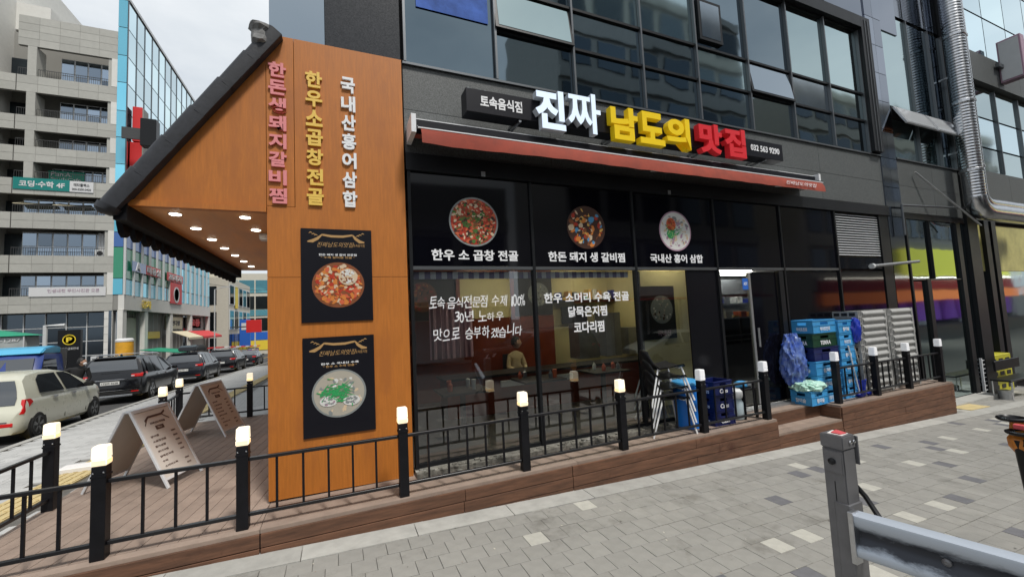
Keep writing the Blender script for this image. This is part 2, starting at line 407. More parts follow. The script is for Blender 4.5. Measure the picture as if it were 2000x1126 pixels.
# ------------------------------------------------------------------ ground
def gz(x, y):
    z = -.2 - .036 * min(max(x, -2.5), 16)
    if y > 4 and x < 1: z -= .035 * (min(y, 110) - 4)
    return z
ROAD = .14
def kerb_x(y):
    P = [(-30, -5.2), (8, -5.55), (15.5, -6.15), (23, -6.45), (46, -6.7), (130, -6.9)]
    for (a, b_), (c, d) in zip(P, P[1:]):
        if y <= c: return b_ + (d - b_) * (y - a) / (c - a)
    return -6.9
# base terrain: one sheet reaching the horizon
mb = MB()
xs = [-900, -300, -100, -40, -20, -10, -5, -2.5, .9, 1.1, 4, 8, 12, 16, 40, 100, 400, 900]
ys = [-900, -200, -60, -20, 0, 4, 8, 16, 30, 50, 80, 110, 200, 500, 900]
vs = [(x, y, gz(x, y) - .25) for y in ys for x in xs]; nx = len(xs)
mb.add(vs, [(j * nx + i, j * nx + i + 1, (j + 1) * nx + i + 1, (j + 1) * nx + i) for j in range(len(ys) - 1) for i in range(nx - 1)])
struct(mb.build('ground', 'asphalt', clean=False))
# road on the left (runs along Y)
mb = MB(); yy = [-30, 0, 4, 8, 12, 15.5, 19, 23, 30, 38, 46, 60, 80, 110, 130]
for y0, y1 in zip(yy, yy[1:]):
    mb.add([(-30, y0, gz(-30, y0) - ROAD), (kerb_x(y0), y0, gz(-5, y0) - ROAD), (kerb_x(y1), y1, gz(-5, y1) - ROAD), (-30, y1, gz(-30, y1) - ROAD)], [(0, 1, 2, 3)])
road = struct(mb.build('road', 'asphalt', clean=False))
mb = MB()
for y0, y1 in zip(yy, yy[1:]):
    for off, w in ((-.30, .12),):
        mb.add([(kerb_x(y0) + off - w, y0, gz(-5, y0) - ROAD + .006), (kerb_x(y0) + off, y0, gz(-5, y0) - ROAD + .006), (kerb_x(y1) + off, y1, gz(-5, y1) - ROAD + .006), (kerb_x(y1) + off - w, y1, gz(-5, y1) - ROAD + .006)], [(0, 1, 2, 3)])
    for x in (-10.6, -10.8):
        mb.add([(x - .1, y0, gz(-5, y0) - ROAD + .006), (x, y0, gz(-5, y0) - ROAD + .006), (x, y1, gz(-5, y1) - ROAD + .006), (x - .1, y1, gz(-5, y1) - ROAD + .006)], [(0, 1, 2, 3)])
mb.build('road_marking', 'yellow_line', road, clean=False)
# road behind the camera (seen in the window reflections)
mb = MB(); mb.add([(-30, -9.5, gz(-3, -9) - .14), (-2.5, -9.5, gz(-3, -9) - .14), (16, -9.5, gz(16, -9) - .14), (120, -9.5, gz(16, -9) - .14), (120, -2.6, gz(16, -9) - .14), (16, -2.6, gz(16, -9) - .14), (-2.5, -2.6, gz(-3, -9) - .14), (-30, -2.6, gz(-3, -9) - .14)], [(0, 1, 6, 7), (1, 2, 5, 6), (2, 3, 4, 5)])
struct(mb.build('side_road', 'asphalt', clean=False))
# left sidewalk slabs (grey, laid across the street)
side = thing('sidewalk', None, None, (-4.2, 8, -.3)); struct(side)
mb = MB()
for y0, y1 in zip(yy, yy[1:]):
    xr = -2.66 if y1 <= 4 else -.6
    mb.add([(kerb_x(y0) + .16, y0, gz(-5, y0) - .02), (xr, y0, gz(-5, y0) - .02), (xr, y1, gz(-5, y1) - .02), (kerb_x(y1) + .16, y1, gz(-5, y1) - .02)], [(0, 1, 2, 3)])
mb.build('mortar_bed', 'joint', side, clean=False)
slab = MB().box(-.197, .197, -.097, .097, -.05, 0); slab_o = None
rows = []
y = 5.0
while y < 40:
    x = kerb_x(y) + .17 + .2; k = int(round(y / .2)); x += (k % 2) * .1
    while x < -.7:
        if not (-2.75 < x < -.4 and 3.9 < y < 9.3) and not (-3.55 < x + .0 < -3.05 and True):
            rows.append((x, y))
        x += .4
    y += .2
def vis(x, y): return (x / max(y, .1)) > -1.05
rows = [r for r in rows if vis(*r)]
rows.sort(key=lambda r: r[0] ** 2 + r[1] ** 2)
for i, (x, y) in enumerate(rows[:300]):
    if slab_o is None:
        slab_o = slab.build('paving_slab', 'sidewalk', side); o = slab_o; o.location = (0, 0, 0)
    else:
        o = slab_o.copy(); COL.objects.link(o)
    o.location = (x, y, gz(-5, y)); o.rotation_euler = (-.035, 0, 0)
mb = MB()
for x, y in rows[300:]:
    z = gz(-5, y); mb.add([(x - .197, y - .097, z + .0034), (x + .197, y - .097, z + .0034), (x + .197, y + .097, z - .0034), (x - .197, y + .097, z - .0034)], [(0, 1, 2, 3)])
meta(mb.build('far_paving_slabs', 'sidewalk', side, clean=False), kind='stuff')
tac = None; n_t = 0
for i in range(int((60 - 4.3) / .3)):
    y = 4.6 + i * .3; x = -3.3 - .012 * (y - 4)
    if n_t > 110: break
    if tac is None:
        mb = MB().box(-.2, .2, -.148, .148, -.04, .004)
        for k in range(4): mb.box(-.17 + k * .1, -.12 + k * .1, -.13, .13, .004, .012)
        tac = mb.build('tactile_paver', 'tactile', side); o = tac
    else: o = tac.copy(); COL.objects.link(o)
    o.location = (x, y, gz(-5, y)); o.rotation_euler = (-.035, 0, 0); n_t += 1
# kerb
kerb = struct(thing('kerb', None, None, (-5.6, 8, -.3))); ko = None
y = 3.0
while y < 70:
    x = kerb_x(y); x2 = kerb_x(y + 1); z = gz(-5, y); z2 = gz(-5, y + 1)
    MB().hexa([(x, y + .005, z - .3), (x + .15, y + .005, z - .3), (x2 + .15, y + .995, z2 - .3), (x2, y + .995, z2 - .3)], [(x, y + .005, z + .004), (x + .15, y + .005, z + .004), (x2 + .15, y + .995, z2 + .004), (x2, y + .995, z2 + .004)]).build('kerb_stone', 'kerb_stone', kerb)
    y += 1
# front pavement: square pavers in rows along the deck
pv = struct(thing('pavement', None, None, (3, 2, -.3)))
mb = MB()
for x0, x1 in ((-30, -2.5), (-2.5, 16), (16, 60)):
    mb.add([(x0, -2.5, gz(x0, 0) - .012), (x1, -2.5, gz(x1, 0) - .012), (x1, 4.6 if x0 > 0 else 4.0, gz(x1, 0) - .012), (x0, 4.6 if x0 > 0 else 4.0, gz(x0, 0) - .012)], [(0, 1, 2, 3)])
mb.build('sand_bed', 'joint', pv, clean=False)
mb = MB().box(-8, 60, -2.6, -2.45, -1.6, -.0); 
cells = []
Rw, Cw = .18, .18
for j in range(-12, 21):
    y = 3.70 - Rw * (j + .5)
    for i in range(-25, 110):
        x = -3 + (i + (.5 if j % 2 else 0)) * Cw
        if y < -2.4: continue
        fd = x * Fw.x + y * Fw.y
        if fd < .35 or x < -1.6 or x > 16: continue
        rx = (x * Rt.x + y * Rt.y) / fd; ry = ((gz(x, y) - 1.6) * Dn.z + x * Dn.x + y * Dn.y) / max(.05, fd + (gz(x, y) - 1.6) * Fw.z)
        cells.append((x, y, -1.35 < rx < 1.4 and ry < .85, fd))
for i in range(0, 42):      # strip between the kerb line and the right-hand facade
    for j in range(5):
        x = 10.75 + i * .18 + (.09 if j % 2 else 0); y = 3.98 + j * .18
        if x < 16: cells.append((x, y, True, x * Fw.x + y * Fw.y))
rp = random.Random(3)
protos = {}
def paver_mat():
    q = rp.random(); return 'paver_dark' if q < .045 else ('paver_light' if q < .085 else 'paver_grey')
cells = [c + (paver_mat(),) for c in cells]
near = sorted([c for c in cells if c[2]], key=lambda c: c[3])[:300]; ns = set(id(c) for c in near)
for c in near:
    mt = c[4]
    if mt not in protos:
        protos[mt] = MB().box(-.0883, .0883, -.0883, .0883, -.05, 0).build('paver', mt, pv, bevel=.002); o = protos[mt]
    else: o = protos[mt].copy(); COL.objects.link(o)
    o.location = (c[0], c[1], gz(c[0], c[1]) + rp.uniform(-.0015, .0015)); o.rotation_euler = (rp.uniform(-.004, .004), .036, rp.uniform(-.006, .006))
mb = MB(); mi = {'paver_grey': 0, 'paver_dark': 1, 'paver_light': 2, 'paver_grey_b': 3, 'paver_grey_c': 4}
pbr('paver_grey_b', (.247, .241, .221), .85, var=.12, vs=9, bump=.5, bs=120, wear=((.17, .165, .15), 2.3, .56), world=(1, 1, 1)); pbr('paver_grey_c', (.277, .27, .248), .85, var=.12, vs=9, bump=.5, bs=120, wear=((.20, .195, .175), 2.3, .56), world=(1, 1, 1))
for c in cells:
    if id(c) in ns: continue
    x, y = c[0], c[1]; h = .0883; dz = rp.uniform(-.001, .001)
    k = mi[c[4]]
    if k == 0: k = rp.choice([0, 0, 3, 4])
    za, zb = gz(x - h, y) + dz, gz(x + h, y) + dz
    mb.hexa([(x - h, y - h, za - .03), (x + h, y - h, zb - .03), (x + h, y + h, zb - .03), (x - h, y + h, za - .03)], [(x - h, y - h, za), (x + h, y - h, zb), (x + h, y + h, zb), (x - h, y + h, za)], k)
meta(mb.build('far_pavers', ['paver_grey', 'paver_dark', 'paver_light', 'paver_grey_b', 'paver_grey_c'], pv, clean=False), kind='stuff')
# pale border stones along the deck
x = -3.0
while x < 16:
    L = .9; x1 = x + L
    y0, y1 = (3.705, 3.94)
    MB().hexa([(x + .004, y0, gz(x, 0) - .08), (x1 - .004, y0, gz(x1, 0) - .08), (x1 - .004, y1, gz(x1, 0) - .08), (x + .004, y1, gz(x, 0) - .08)],
              [(x + .004, y0, gz(x, 0) + .006), (x1 - .004, y0, gz(x1, 0) + .006), (x1 - .004, y1, gz(x1, 0) + .006), (x + .004, y1, gz(x, 0) + .006)]).build('border_stone', 'kerb_stone', pv)
    x = x1
MB().hexa([(11.15, 3.96, -.68), (11.95, 3.96, -.7), (11.95, 4.42, -.7), (11.15, 4.42, -.68)], [(11.15, 3.96, gz(11.15, 0) + .009), (11.95, 3.96, gz(11.95, 0) + .009), (11.95, 4.42, gz(11.95, 0) + .009), (11.15, 4.42, gz(11.15, 0) + .009)]).build('tactile_paver', 'tactile', pv)

r_ = random.Random(41); mb = MB()
for k in range(170):
    x = r_.uniform(-1, 11); y = 3.9 - abs(r_.gauss(0, 1.0)) if k % 3 else r_.uniform(.8, 3.8); q = r_.uniform(.003, .012); a = r_.uniform(0, 3); z = gz(x, y) + .002
    mb.add([(x + q * math.cos(a + t) * (1 if i_ % 2 else .5), y + q * math.sin(a + t), z + (.004 if i_ == 1 else 0)) for i_, t in enumerate((0, 1.6, 3.1, 4.7))], [(0, 1, 2, 3)], r_.choice([0, 0, 1, 2]))
meta(mb.build('grit', ['plaster_beige', 'joint', 'deck_plank'], pv, clean=False), kind='stuff')

# ------------------------------------------------------------------ deck
deck = struct(thing('wooden_deck', 'brown plank deck with board risers along the restaurant', None, (2, 4, 0)))
def clip(poly, a, b_, c):   # keep a*x+b*y<=c
    out = []
    for i in range(len(poly)):
        p, q = poly[i], poly[(i + 1) % len(poly)]; dp = a * p[0] + b_ * p[1] - c; dq = a * q[0] + b_ * q[1] - c
        if dp <= 0: out.append(p)
        if dp * dq < 0:
            t = dp / (dp - dq); out.append((p[0] + (q[0] - p[0]) * t, p[1] + (q[1] - p[1]) * t))
    return out
ang = R(8); du = (math.sin(ang), math.cos(ang)); pu = (math.cos(ang), -math.sin(ang))
for k in range(-9, 30):
    c0 = -3.6 + k * .125; c1 = c0 + .120
    def P(c, t): return (c * pu[0] + t * du[0] , c * pu[1] + t * du[1] + 0)
    poly = [P(c0, 0), P(c1, 0), P(c1, 14), P(c0, 14)]
    for cl in ((0, -1, -4.075), (0, 1, 9.2), (-1, 0, 2.62), (1, 0, -.612)): poly = clip(poly, *cl) if poly else poly
    if len(poly) > 2:
        # most planks are made of two lengths, butt-jointed
        MB().prism(poly, -.03, 0, 'Z').build('plank', 'deck_plank', deck)
box('edge_board', 'deck_plank', deck, -2.62, -.612, 3.975, 4.07, -.03, 0)
for (xa, xb, ya, yb) in ((-.607, 2.38, 3.975, 4.60), (2.385, 5.65, 3.975, 4.60), (7.14, 10.62, 3.975, 4.60), (5.655, 7.135, 4.27, 4.60)):
    n_ = int(round((yb - ya) / .14)); w = (yb - ya) / n_
    for k in range(n_): box('plank', 'deck_plank', deck, xa, xb, ya + k * w, ya + (k + 1) * w - .005, -.03, 0)
for k in range(2): box('plank', 'deck_plank', deck, 5.655, 7.135, 3.975 + k * .145, 3.975 + (k + 1) * .145 - .005, -.235, -.205)
def riser(x0, x1, y, ztop, seams):
    r_ = random.Random(int(x0 * 10)); z = ztop; row = 0
    while z > min(gz(x1, 0), gz(x0, 0)) - .05:
        sh_ = 0 if row % 2 == 0 else r_.uniform(-.5, .5); ed = [x0] + [q + sh_ for q in seams] + [x1]
        for aa, bb in zip(ed, ed[1:]):
            if z < gz(bb, 0) - .03: continue
            box('riser_board', 'riser_wood', deck, aa + .002, bb - .002, y + r_.uniform(0, .004), y + .025, z - .103, z, bevel=.0025)
        z -= .11; row += 1
riser(-2.62, -.61, 3.955, -.031, []); riser(-.605, 2.3, 3.955, -.031, [1.1]); riser(2.303, 5.65, 3.955, -.031, [4.1])
riser(7.14, 10.62, 3.955, -.031, [8.9]); riser(5.655, 7.135, 3.96, -.236, [])
for k in range(2): box('riser_board', 'riser_wood', deck, 5.655, 7.135, 4.262, 4.285, -.14 - .07 * k - .002 + .0 if False else (-.031 - .1 * (k + 1)), -.033 - .1 * k)
for xx, (ya, yb) in ((7.12, (3.98, 4.26)), (5.652, (3.98, 4.26)), (10.622, (3.98, 4.55))):
    for k in range(5 if xx > 10 else 2): box('riser_board', 'riser_wood', deck, xx, xx + .022, ya, yb, -.031 - .11 * (k + 1) + .003, -.031 - .11 * k)
box('dark_backing', 'int_dark', deck, -2.6, .0, 4.01, 9.18, -.09, -.045); box('dark_backing', 'int_dark', deck, -.58, 5.63, 3.99, 4.6, -.6, -.045); box('dark_backing', 'int_dark', deck, 7.16, 10.6, 3.99, 4.6, -.8, -.045); box('dark_backing', 'int_dark', deck, 5.66, 7.13, 4.29, 4.6, -.6, -.045)  # dark sheets added behind the boards so the gaps read as shade
box('dark_backing', 'int_dark', deck, -2.6, -.6, 3.99, 4.005, -.4, -.045); box('dark_backing', 'int_dark', deck, 5.66, 7.13, 3.99, 4.2, -.8, -.24)

# ------------------------------------------------------------------ railings with lamp posts
def railing(label, pts, lamps, closed_last=True):
    root = thing('railing', label, 'railing', (pts[0][0], pts[0][1], 0), 'black post railings round the deck')
    for i, ((x, y), lm) in enumerate(zip(pts, lamps)):
        if lm is None: continue
        w = .0425
        p = MB().box(x - w, x + w, y - w, y + w, 0, .665).build('post', 'black_metal', root, bevel=.003)
        MB().box(x - w - .004, x + w + .004, y - w - .004, y + w + .004, .585, .60).build('collar', 'black_metal', p)
        for sx in (-1, 1): MB().lathe([(.006, 0), (.006, -.004), (0, -.006)], (x + sx * .03, y - w - .0005, .62), 8, 'Y').build('screw', 'chrome', p)
        mb = MB(); z0 = .668
        mb.box(x - .046, x + .046, y - .046, y + .046, z0, z0 + .045, 1); 
        mb.hexa([(x - .046, y - .046, z0 + .045), (x + .046, y - .046, z0 + .045), (x + .046, y + .046, z0 + .045), (x - .046, y + .046, z0 + .045)], [(x - .043, y - .043, z0 + .14), (x + .043, y - .043, z0 + .14), (x + .043, y + .043, z0 + .14), (x - .043, y + .043, z0 + .14)], 0)
        mb.build('lamp_cap', {'w': ['lamp_warm', 'lamp_glow'], 'c': ['lamp_cool', 'lamp_cool']}[lm], root, bevel=.006, seg=2)
    for (xa, ya), (xb, yb) in zip(pts, pts[1:]):
        d = Vector((xb - xa, yb - ya, 0)); L = d.length; d.normalize(); a = Vector((xa, ya, 0)) + d * .043; b_ = Vector((xb, yb, 0)) - d * .043
        for nm, z in (('top_rail', .545), ('bottom_rail', .105)):
            MB().bar(a + Vector((0, 0, z)), b_ + Vector((0, 0, z)), .035, .028).build(nm, 'rail_top', root, bevel=.003)
        n_ = max(2, int(round(L / .205)) - 1)
        for k in range(1, n_ + 1):
            p = a + (b_ - a) * k / (n_ + 1); MB().box(p.x - .009, p.x + .009, p.y - .009, p.y + .009, .119, .531).build('baluster', 'black_metal', root)
    return root
railing('long black railing along the front of the deck from the left corner to the step', [(-2.62, 4.05), (-1.63, 4.07), (-.74, 4.07), (.54, 4.05), (1.79, 4.05), (3.06, 4.05), (4.35, 4.05), (5.56, 4.05)], ['w', 'w', 'w', 'w', 'w', 'w', 'c', 'c'])
railing('black railing on the right of the step in front of the grey tray stacks', [(7.27, 4.07), (8.35, 4.07), (9.36, 4.07), (10.5, 4.07)], ['c'] * 4)
railing('short black railing at the left edge of the deck nearest the white car', [(-2.62, 4.14), (-2.55, 5.44)], [None, 'w'])
railing('black railing round the far corner of the deck behind the menu boards', [(-2.49, 7.96), (-2.62, 9.12), (-1.55, 9.12), (-.70, 9.12)], ['w', 'w', 'w', None])

# ------------------------------------------------------------------ office tower holding the restaurant
T = thing('office_tower', 'dark glass and granite building with the restaurant on its ground floor', 'building', (5, 5, 0))
YG = 4.556
# massing behind the cladding
mb = MB(); mb.box(-.6, 14.1, 4.70, 62, 2.95, 22); mb.box(13.6, 14.1, 4.70, 16, -1, 2.95); mb.box(8.6, 13.6, 4.64, 4.70, -1, 2.95); mb.build('core_wall', 'int_dark', T)
# granite band
for i, (a, b_) in enumerate([(.72, 2.6), (2.6, 4.5), (4.5, 6.4), (6.4, 8.3), (8.3, 10.36)]):
    for z0, z1 in ((3.50, 4.02), (4.02, 4.545)):
        for k in range(1):
            box('granite_slab', 'granite', T, a + .003, b_ - .003, YG, YG + .12, z0 + .003, z1 - .003)
for (a, b_) in [(10.96, 12.4), (12.4, 13.95)]:
    for z0, z1 in ((3.42, 4.0), (4.0, 4.56)): box('granite_slab', 'granite', T, a + .003, b_ - .003, YG, YG + .12, z0 + .003, z1 - .003)
box('sill', 'frame_edge', T, .72, 10.36, YG - .03, YG + .1, 4.548, 4.575); box('sill', 'frame_edge', T, 10.96, 13.9, YG - .03, YG + .1, 4.563, 4.59)
# blind wall over the gable
box('cladding_panel', 'tower_glass_grey', T, -.6, -.085, YG, YG + .12, 4.0, 6.6); box('cladding_panel', 'granite_dark', T, -.08, .70, YG, YG + .12, 4.0, 6.6)
box('cladding_panel', 'tower_glass_grey', T, -.6, .70, YG, YG + .12, 6.61, 9); 
# curtain wall
cx = [.75, 1.88, 3.03, 4.24, 5.36, 6.56, 7.7, 8.85, 10.0]
rowsz = [4.58, 5.25, 5.83, 7.2]
r_ = random.Random(5)
def pane(x0, x1, z0, z1, mat, tilt=0, y=YG + .02, name='pane'):
    th = .02
    if tilt:   # hinged at the top edge
        H = z1 - z0; dy = math.sin(tilt) * H; dz = math.cos(tilt) * H
        w = thing_part('vent_sash', T) if False else None
        a = Vector((0, -dy, -dz)); 
        mb = MB(); mb.hexa([(x0, y, z1), (x1, y, z1), (x1, y - dy, z1 - dz), (x0, y - dy, z1 - dz)][::-1], [(x0, y + .03, z1), (x1, y + .03, z1), (x1, y - dy + .03, z1 - dz), (x0, y - dy + .03, z1 - dz)][::-1])
        s_ = mb.build('vent_sash', 'frame_dark', T)
        i = .045
        f = lambda x, t, o_: (x, y - dy * t - o_, z1 - dz * t)
        MB().hexa([f(x0 + i, .06, .004), f(x1 - i, .06, .004), f(x1 - i, .94, .004), f(x0 + i, .94, .004)][::-1], [f(x0 + i, .06, -.0), f(x1 - i, .06, -.0), f(x1 - i, .94, -.0), f(x0 + i, .94, -.0)][::-1]).build('pane', mat, s_)
        return
    return box(name, mat, T, x0 + .02, x1 - .02, y, y + th, z0 + .02, z1 - .02)
pane(cx[0], cx[1], 4.58, 7.2, 'tower_glass')
for i in range(1, 8):
    for j in range(3):
        mt = 'tower_glass' if r_.random() < .8 or j == 0 else 'tower_glass_light'
        if i >= 6 and j >= 1: mt = 'tower_glass_light'
        if j == 1 and i in (1, 5): pane(cx[i], cx[i + 1], rowsz[j], rowsz[j + 1], 'tower_glass_light' if i == 1 else 'tower_glass_grey', R(8))
        elif j == 1 and i == 6: pane(cx[i], cx[i + 1], rowsz[j], rowsz[j + 1], 'tower_glass_grey')
        else: pane(cx[i], cx[i + 1], rowsz[j], rowsz[j + 1], mt)
pane(cx[8] - 1.15, cx[8], 4.58, 7.2, 'tower_glass_light') if False else None
for i in range(0, 7): pane(cx[i], cx[i + 1], 7.2, 8.6, 'tower_glass')
pane(8.85, 10.0, 4.58, 7.2, 'tower_glass_light', y=YG + .026)
for x in cx: box('mullion', 'frame_edge', T, x - .014, x + .014, YG - .035, YG + .06, 4.58, 7.2 if x > 8 else 8.6)
for i in range(1, 8):
    for z in rowsz[1:3]: box('transom', 'frame_dark', T, cx[i] + .015, cx[i + 1] - .015, YG - .012, YG + .06, z - .018, z + .018)
for i in range(0, 8): box('transom', 'frame_dark', T, cx[i] + .015, cx[i + 1] - .015, YG - .012, YG + .06, 7.182, 7.218)
box('blue_reflection', 'blue_reflection', T, .90, 1.80, YG + .004, YG + .012, 5.3, 6.9)  # blue reflection painted as a flat panel on the pane
# two opened casements
for (x0, x1, z0, z1) in ((5.46, 5.98, 5.95, 6.65),):
    s_ = box('casement', 'frame_dark', T, x0, x1, YG - .03, YG + .015, z0, z1); box('pane', 'tower_glass_grey', s_, x0 + .05, x1 - .05, YG - .034, YG - .031, z0 + .05, z1 - .05)
# deep dark bezel round the curtain wall
box('bezel', 'frame_dark', T, 10.015, 10.33, YG - .10, YG + .12, 4.60, 7.46); box('bezel', 'frame_dark', T, 7.0, 10.01, YG - .10, YG + .12, 7.22, 7.46)
for k in (10.12, 10.22): box('bezel_rib', 'frame_edge', T, k, k + .012, YG - .112, YG - .1, 4.6, 7.4)
# glossy cladding above and right of it
for i in range(0, 7):
    for z0 in (7.47, 8.5, 9.6, 10.8):
        if z0 == 7.47 and i < 5: continue
        x0 = 2.4 + i * 1.32
        if i < 3: continue
        box('cladding_panel', 'cladding', T, x0 + .004, x0 + 1.316, YG + .0, YG + .03, z0 + .004, (z0 + 1.02) - .004)
for z0 in [3.3 + .62 * k for k in range(14)]:
    for (a, b_) in ((10.36, 10.655), (10.66, 10.94)): box('cladding_panel', 'cladding', T, a, b_, YG - .02, YG + .03, z0 + .004, z0 + .612)
for k, (x0, x1) in enumerate(((10.96, 12.0), (12.0, 12.95), (12.95, 13.6))):
    pane(x0, x1, 4.6, 5.5, 'tower_glass_light'); pane(x0, x1, 5.75, 7.9, 'tower_glass_light' if k < 1 else 'tower_glass'); pane(x0, x1, 7.95, 9.4, 'cladding'); pane(x0, x1, 9.45, 11, 'tower_glass_light')
    box('mullion', 'frame_edge', T, x1 - .012, x1 + .012, YG - .03, YG + .05, 4.6, 7.9); box('transom', 'frame_dark', T, x0 + .01, x1 - .013, YG - .02, YG + .05, 5.5, 5.74)
for (x0, x1) in ((11.0, 12.25), (12.3, 13.45)):    # opened top-hung vents, pale undersides
    s_ = MB().hexa([(x0, YG - .02, 5.70), (x1, YG - .02, 5.70), (x1, YG - .22, 5.26), (x0, YG - .22, 5.26)], [(x0, YG - .05, 5.715), (x1, YG - .05, 5.715), (x1, YG - .25, 5.275), (x0, YG - .25, 5.275)]).build('vent_sash', 'vent_white', T)
    MB().hexa([(x0 + .04, YG - .067, 5.685), (x1 - .04, YG - .067, 5.685), (x1 - .04, YG - .243, 5.297), (x0 + .04, YG - .243, 5.297)], [(x0 + .04, YG - .073, 5.688), (x1 - .04, YG - .073, 5.688), (x1 - .04, YG - .249, 5.300), (x0 + .04, YG - .249, 5.300)]).build('pane', 'vent_white', s_)
box('corner_column', 'frame_dark', T, 13.62, 14.1, YG - .06, YG + .1, -1, 12)
for z in [4.2 + 1.05 * k for k in range(7)]: box('column_panel', 'cladding', T, 13.66, 14.06, YG - .075, YG - .062, z + .01, z + 1.03)
# header strip, upper black panels, mullions, transom
box('header', 'frame_dark', T, .72, 10.36, YG - .05, YG + .12, 3.30, 3.497)
bx_ = [.75, 2.254, 3.84, 5.42, 6.99, 8.54]
for a, b_ in zip(bx_, bx_[1:]):
    z1 = 3.298; box('black_panel', 'black_panel', T, a + .02, b_ - .012, YG - .004, YG + .02, 2.225, z1)
for x in bx_: box('mullion', 'frame_dark', T, x - .018, x + .018, YG - .03, YG + .05, .05, 3.298)
for a, b_ in zip(bx_, bx_[1:]): box('transom', 'frame_edge', T, a + .019, b_ - .019, YG - .022, YG + .04, 2.183, 2.222)
# louvre
lv = box('louvre', 'frame_dark', T, 8.57, 10.0, YG + .02, YG + .1, 2.44, 3.29)
for k in range(17): 
    z = 2.47 + k * .048; MB().hexa([(8.60, YG - .012, z), (9.97, YG - .012, z), (9.97, YG + .03, z + .022), (8.60, YG + .03, z + .022)], [(8.60, YG - .012, z + .008), (9.97, YG - .012, z + .008), (9.97, YG + .03, z + .03), (8.60, YG + .03, z + .03)]).build('slat', 'white_metal', lv)
box('wall_panel', 'black_panel', T, 8.57, 10.0, YG - .004, YG + .03, 2.21, 2.43)
box('wall_panel', 'frame_dark', T, 10.02, 10.34, YG - .02, YG + .1, -.6, 3.3)
for (a, b_) in ((7.01, 8.5), (8.56, 10.0)): box('wall_panel', 'black_panel', T, a + .02, b_, YG - .003, YG + .02, -.1, 2.17)
box('cladding_panel', 'cladding', T, 10.36, 10.94, YG - .02, YG + .03, -.8, 3.29) if True else None
# shop windows
def shopwin(x0, x1, z0=.09, z1=2.17):
    f = box('window_frame', 'frame_dark', T, x0 + .018, x1 - .018, YG - .01, YG + .04, z0 - .04, z0)
    box('pane', 'shop_glass', f, x0 + .02, x1 - .02, YG + .006, YG + .014, z0 + .002, z1)
shopwin(.75, 2.254); shopwin(2.254, 3.84); shopwin(3.84, 4.78)
box('black_film', 'black_film', T, 4.78, 5.40, YG + .0, YG + .02, .05, 2.18)
box('window_pelmet', 'int_dark', T, 3.86, 3.93, YG + .02, YG + .04, .1, 2.17)
# low rubble-strewn ledge under the windows
led = box('window_ledge', 'debris', T, .72, 5.42, YG - .16, YG + .0, .0, .045)
r_ = random.Random(9); mb = MB()
for k in range(160):
    x = r_.uniform(.75, 4.5); y = r_.uniform(4.36, 4.5); s_ = r_.uniform(.008, .03); mb.box(x - s_, x + s_, y - s_ * .6, y + s_ * .6, .0 if y < 4.39 else .045, (.0 if y < 4.39 else .045) + s_ * .6)
meta(mb.build('rubble', 'debris', led), kind='stuff')
# door bay
D = box('door_frame', 'frame_dark', T, 5.44, 5.475, YG - .01, YG + .06, .04, 2.17)
dl = box('glass_door', 'aluminium', T, 6.10, 6.145, YG - .012, YG + .03, .06, 2.15)
box('pane', 'door_glass', dl, 5.48, 6.10, YG + .002, YG + .010, .08, 2.15)
box('handle', 'aluminium', dl, 6.17, 6.19, YG - .06, YG - .04, .95, 1.25); box('sensor', 'ink_blue', dl, 5.96, 6.09, YG - .004, YG + .0, 1.87, 2.05)
textY("ADT", 'lettering', 'ink_white', dl, 5.985, 6.07, 1.94, 1.99, YG - .005, .002)
box('door_leaf', 'black_panel', T, 6.146, 6.80, YG + .015, YG + .03, .06, 2.15); box('door_frame', 'frame_dark', T, 6.82, 6.93, YG - .03, YG + .05, .05, 2.17)
box('door_sill', 'aluminium', T, 5.45, 6.95, YG - .13, YG + .04, .0, .03)
# storefront right of the cladding column
box('wall_panel', 'frame_dark', T, 10.95, 13.6, YG - .02, YG + .08, 3.28, 3.41)
for (x0, x1, z0, z1, mt) in ((11.0, 11.9, 2.0, 3.27, 'tower_glass'), (11.93, 13.1, 2.0, 3.27, 'tower_glass'), (11.0, 11.55, -.58, 1.95, 'tower_glass_light'), (11.72, 13.1, -.58, 1.97, 'tower_glass_light'), (13.3, 13.6, -.5, 3.27, 'tower_glass')):
    box('pane', mt, T, x0, x1, YG + .01, YG + .03, z0, z1)
for (x0, x1, z0, z1) in ((10.945, 10.995, -.7, 3.27), (11.905, 11.925, 2.0, 3.27), (11.56, 11.71, -.7, 1.99), (13.11, 13.29, -.8, 3.27)): box('mullion', 'frame_dark', T, x0, x1, YG - .04, YG + .05, z0, z1)
box('transom', 'frame_edge', T, 11.0, 13.1, YG - .02, YG + .03, 1.975, 1.995)
box('door_step', 'kerb_stone', T, 11.0, 13.4, 4.25, 4.55, -.9, -.585)

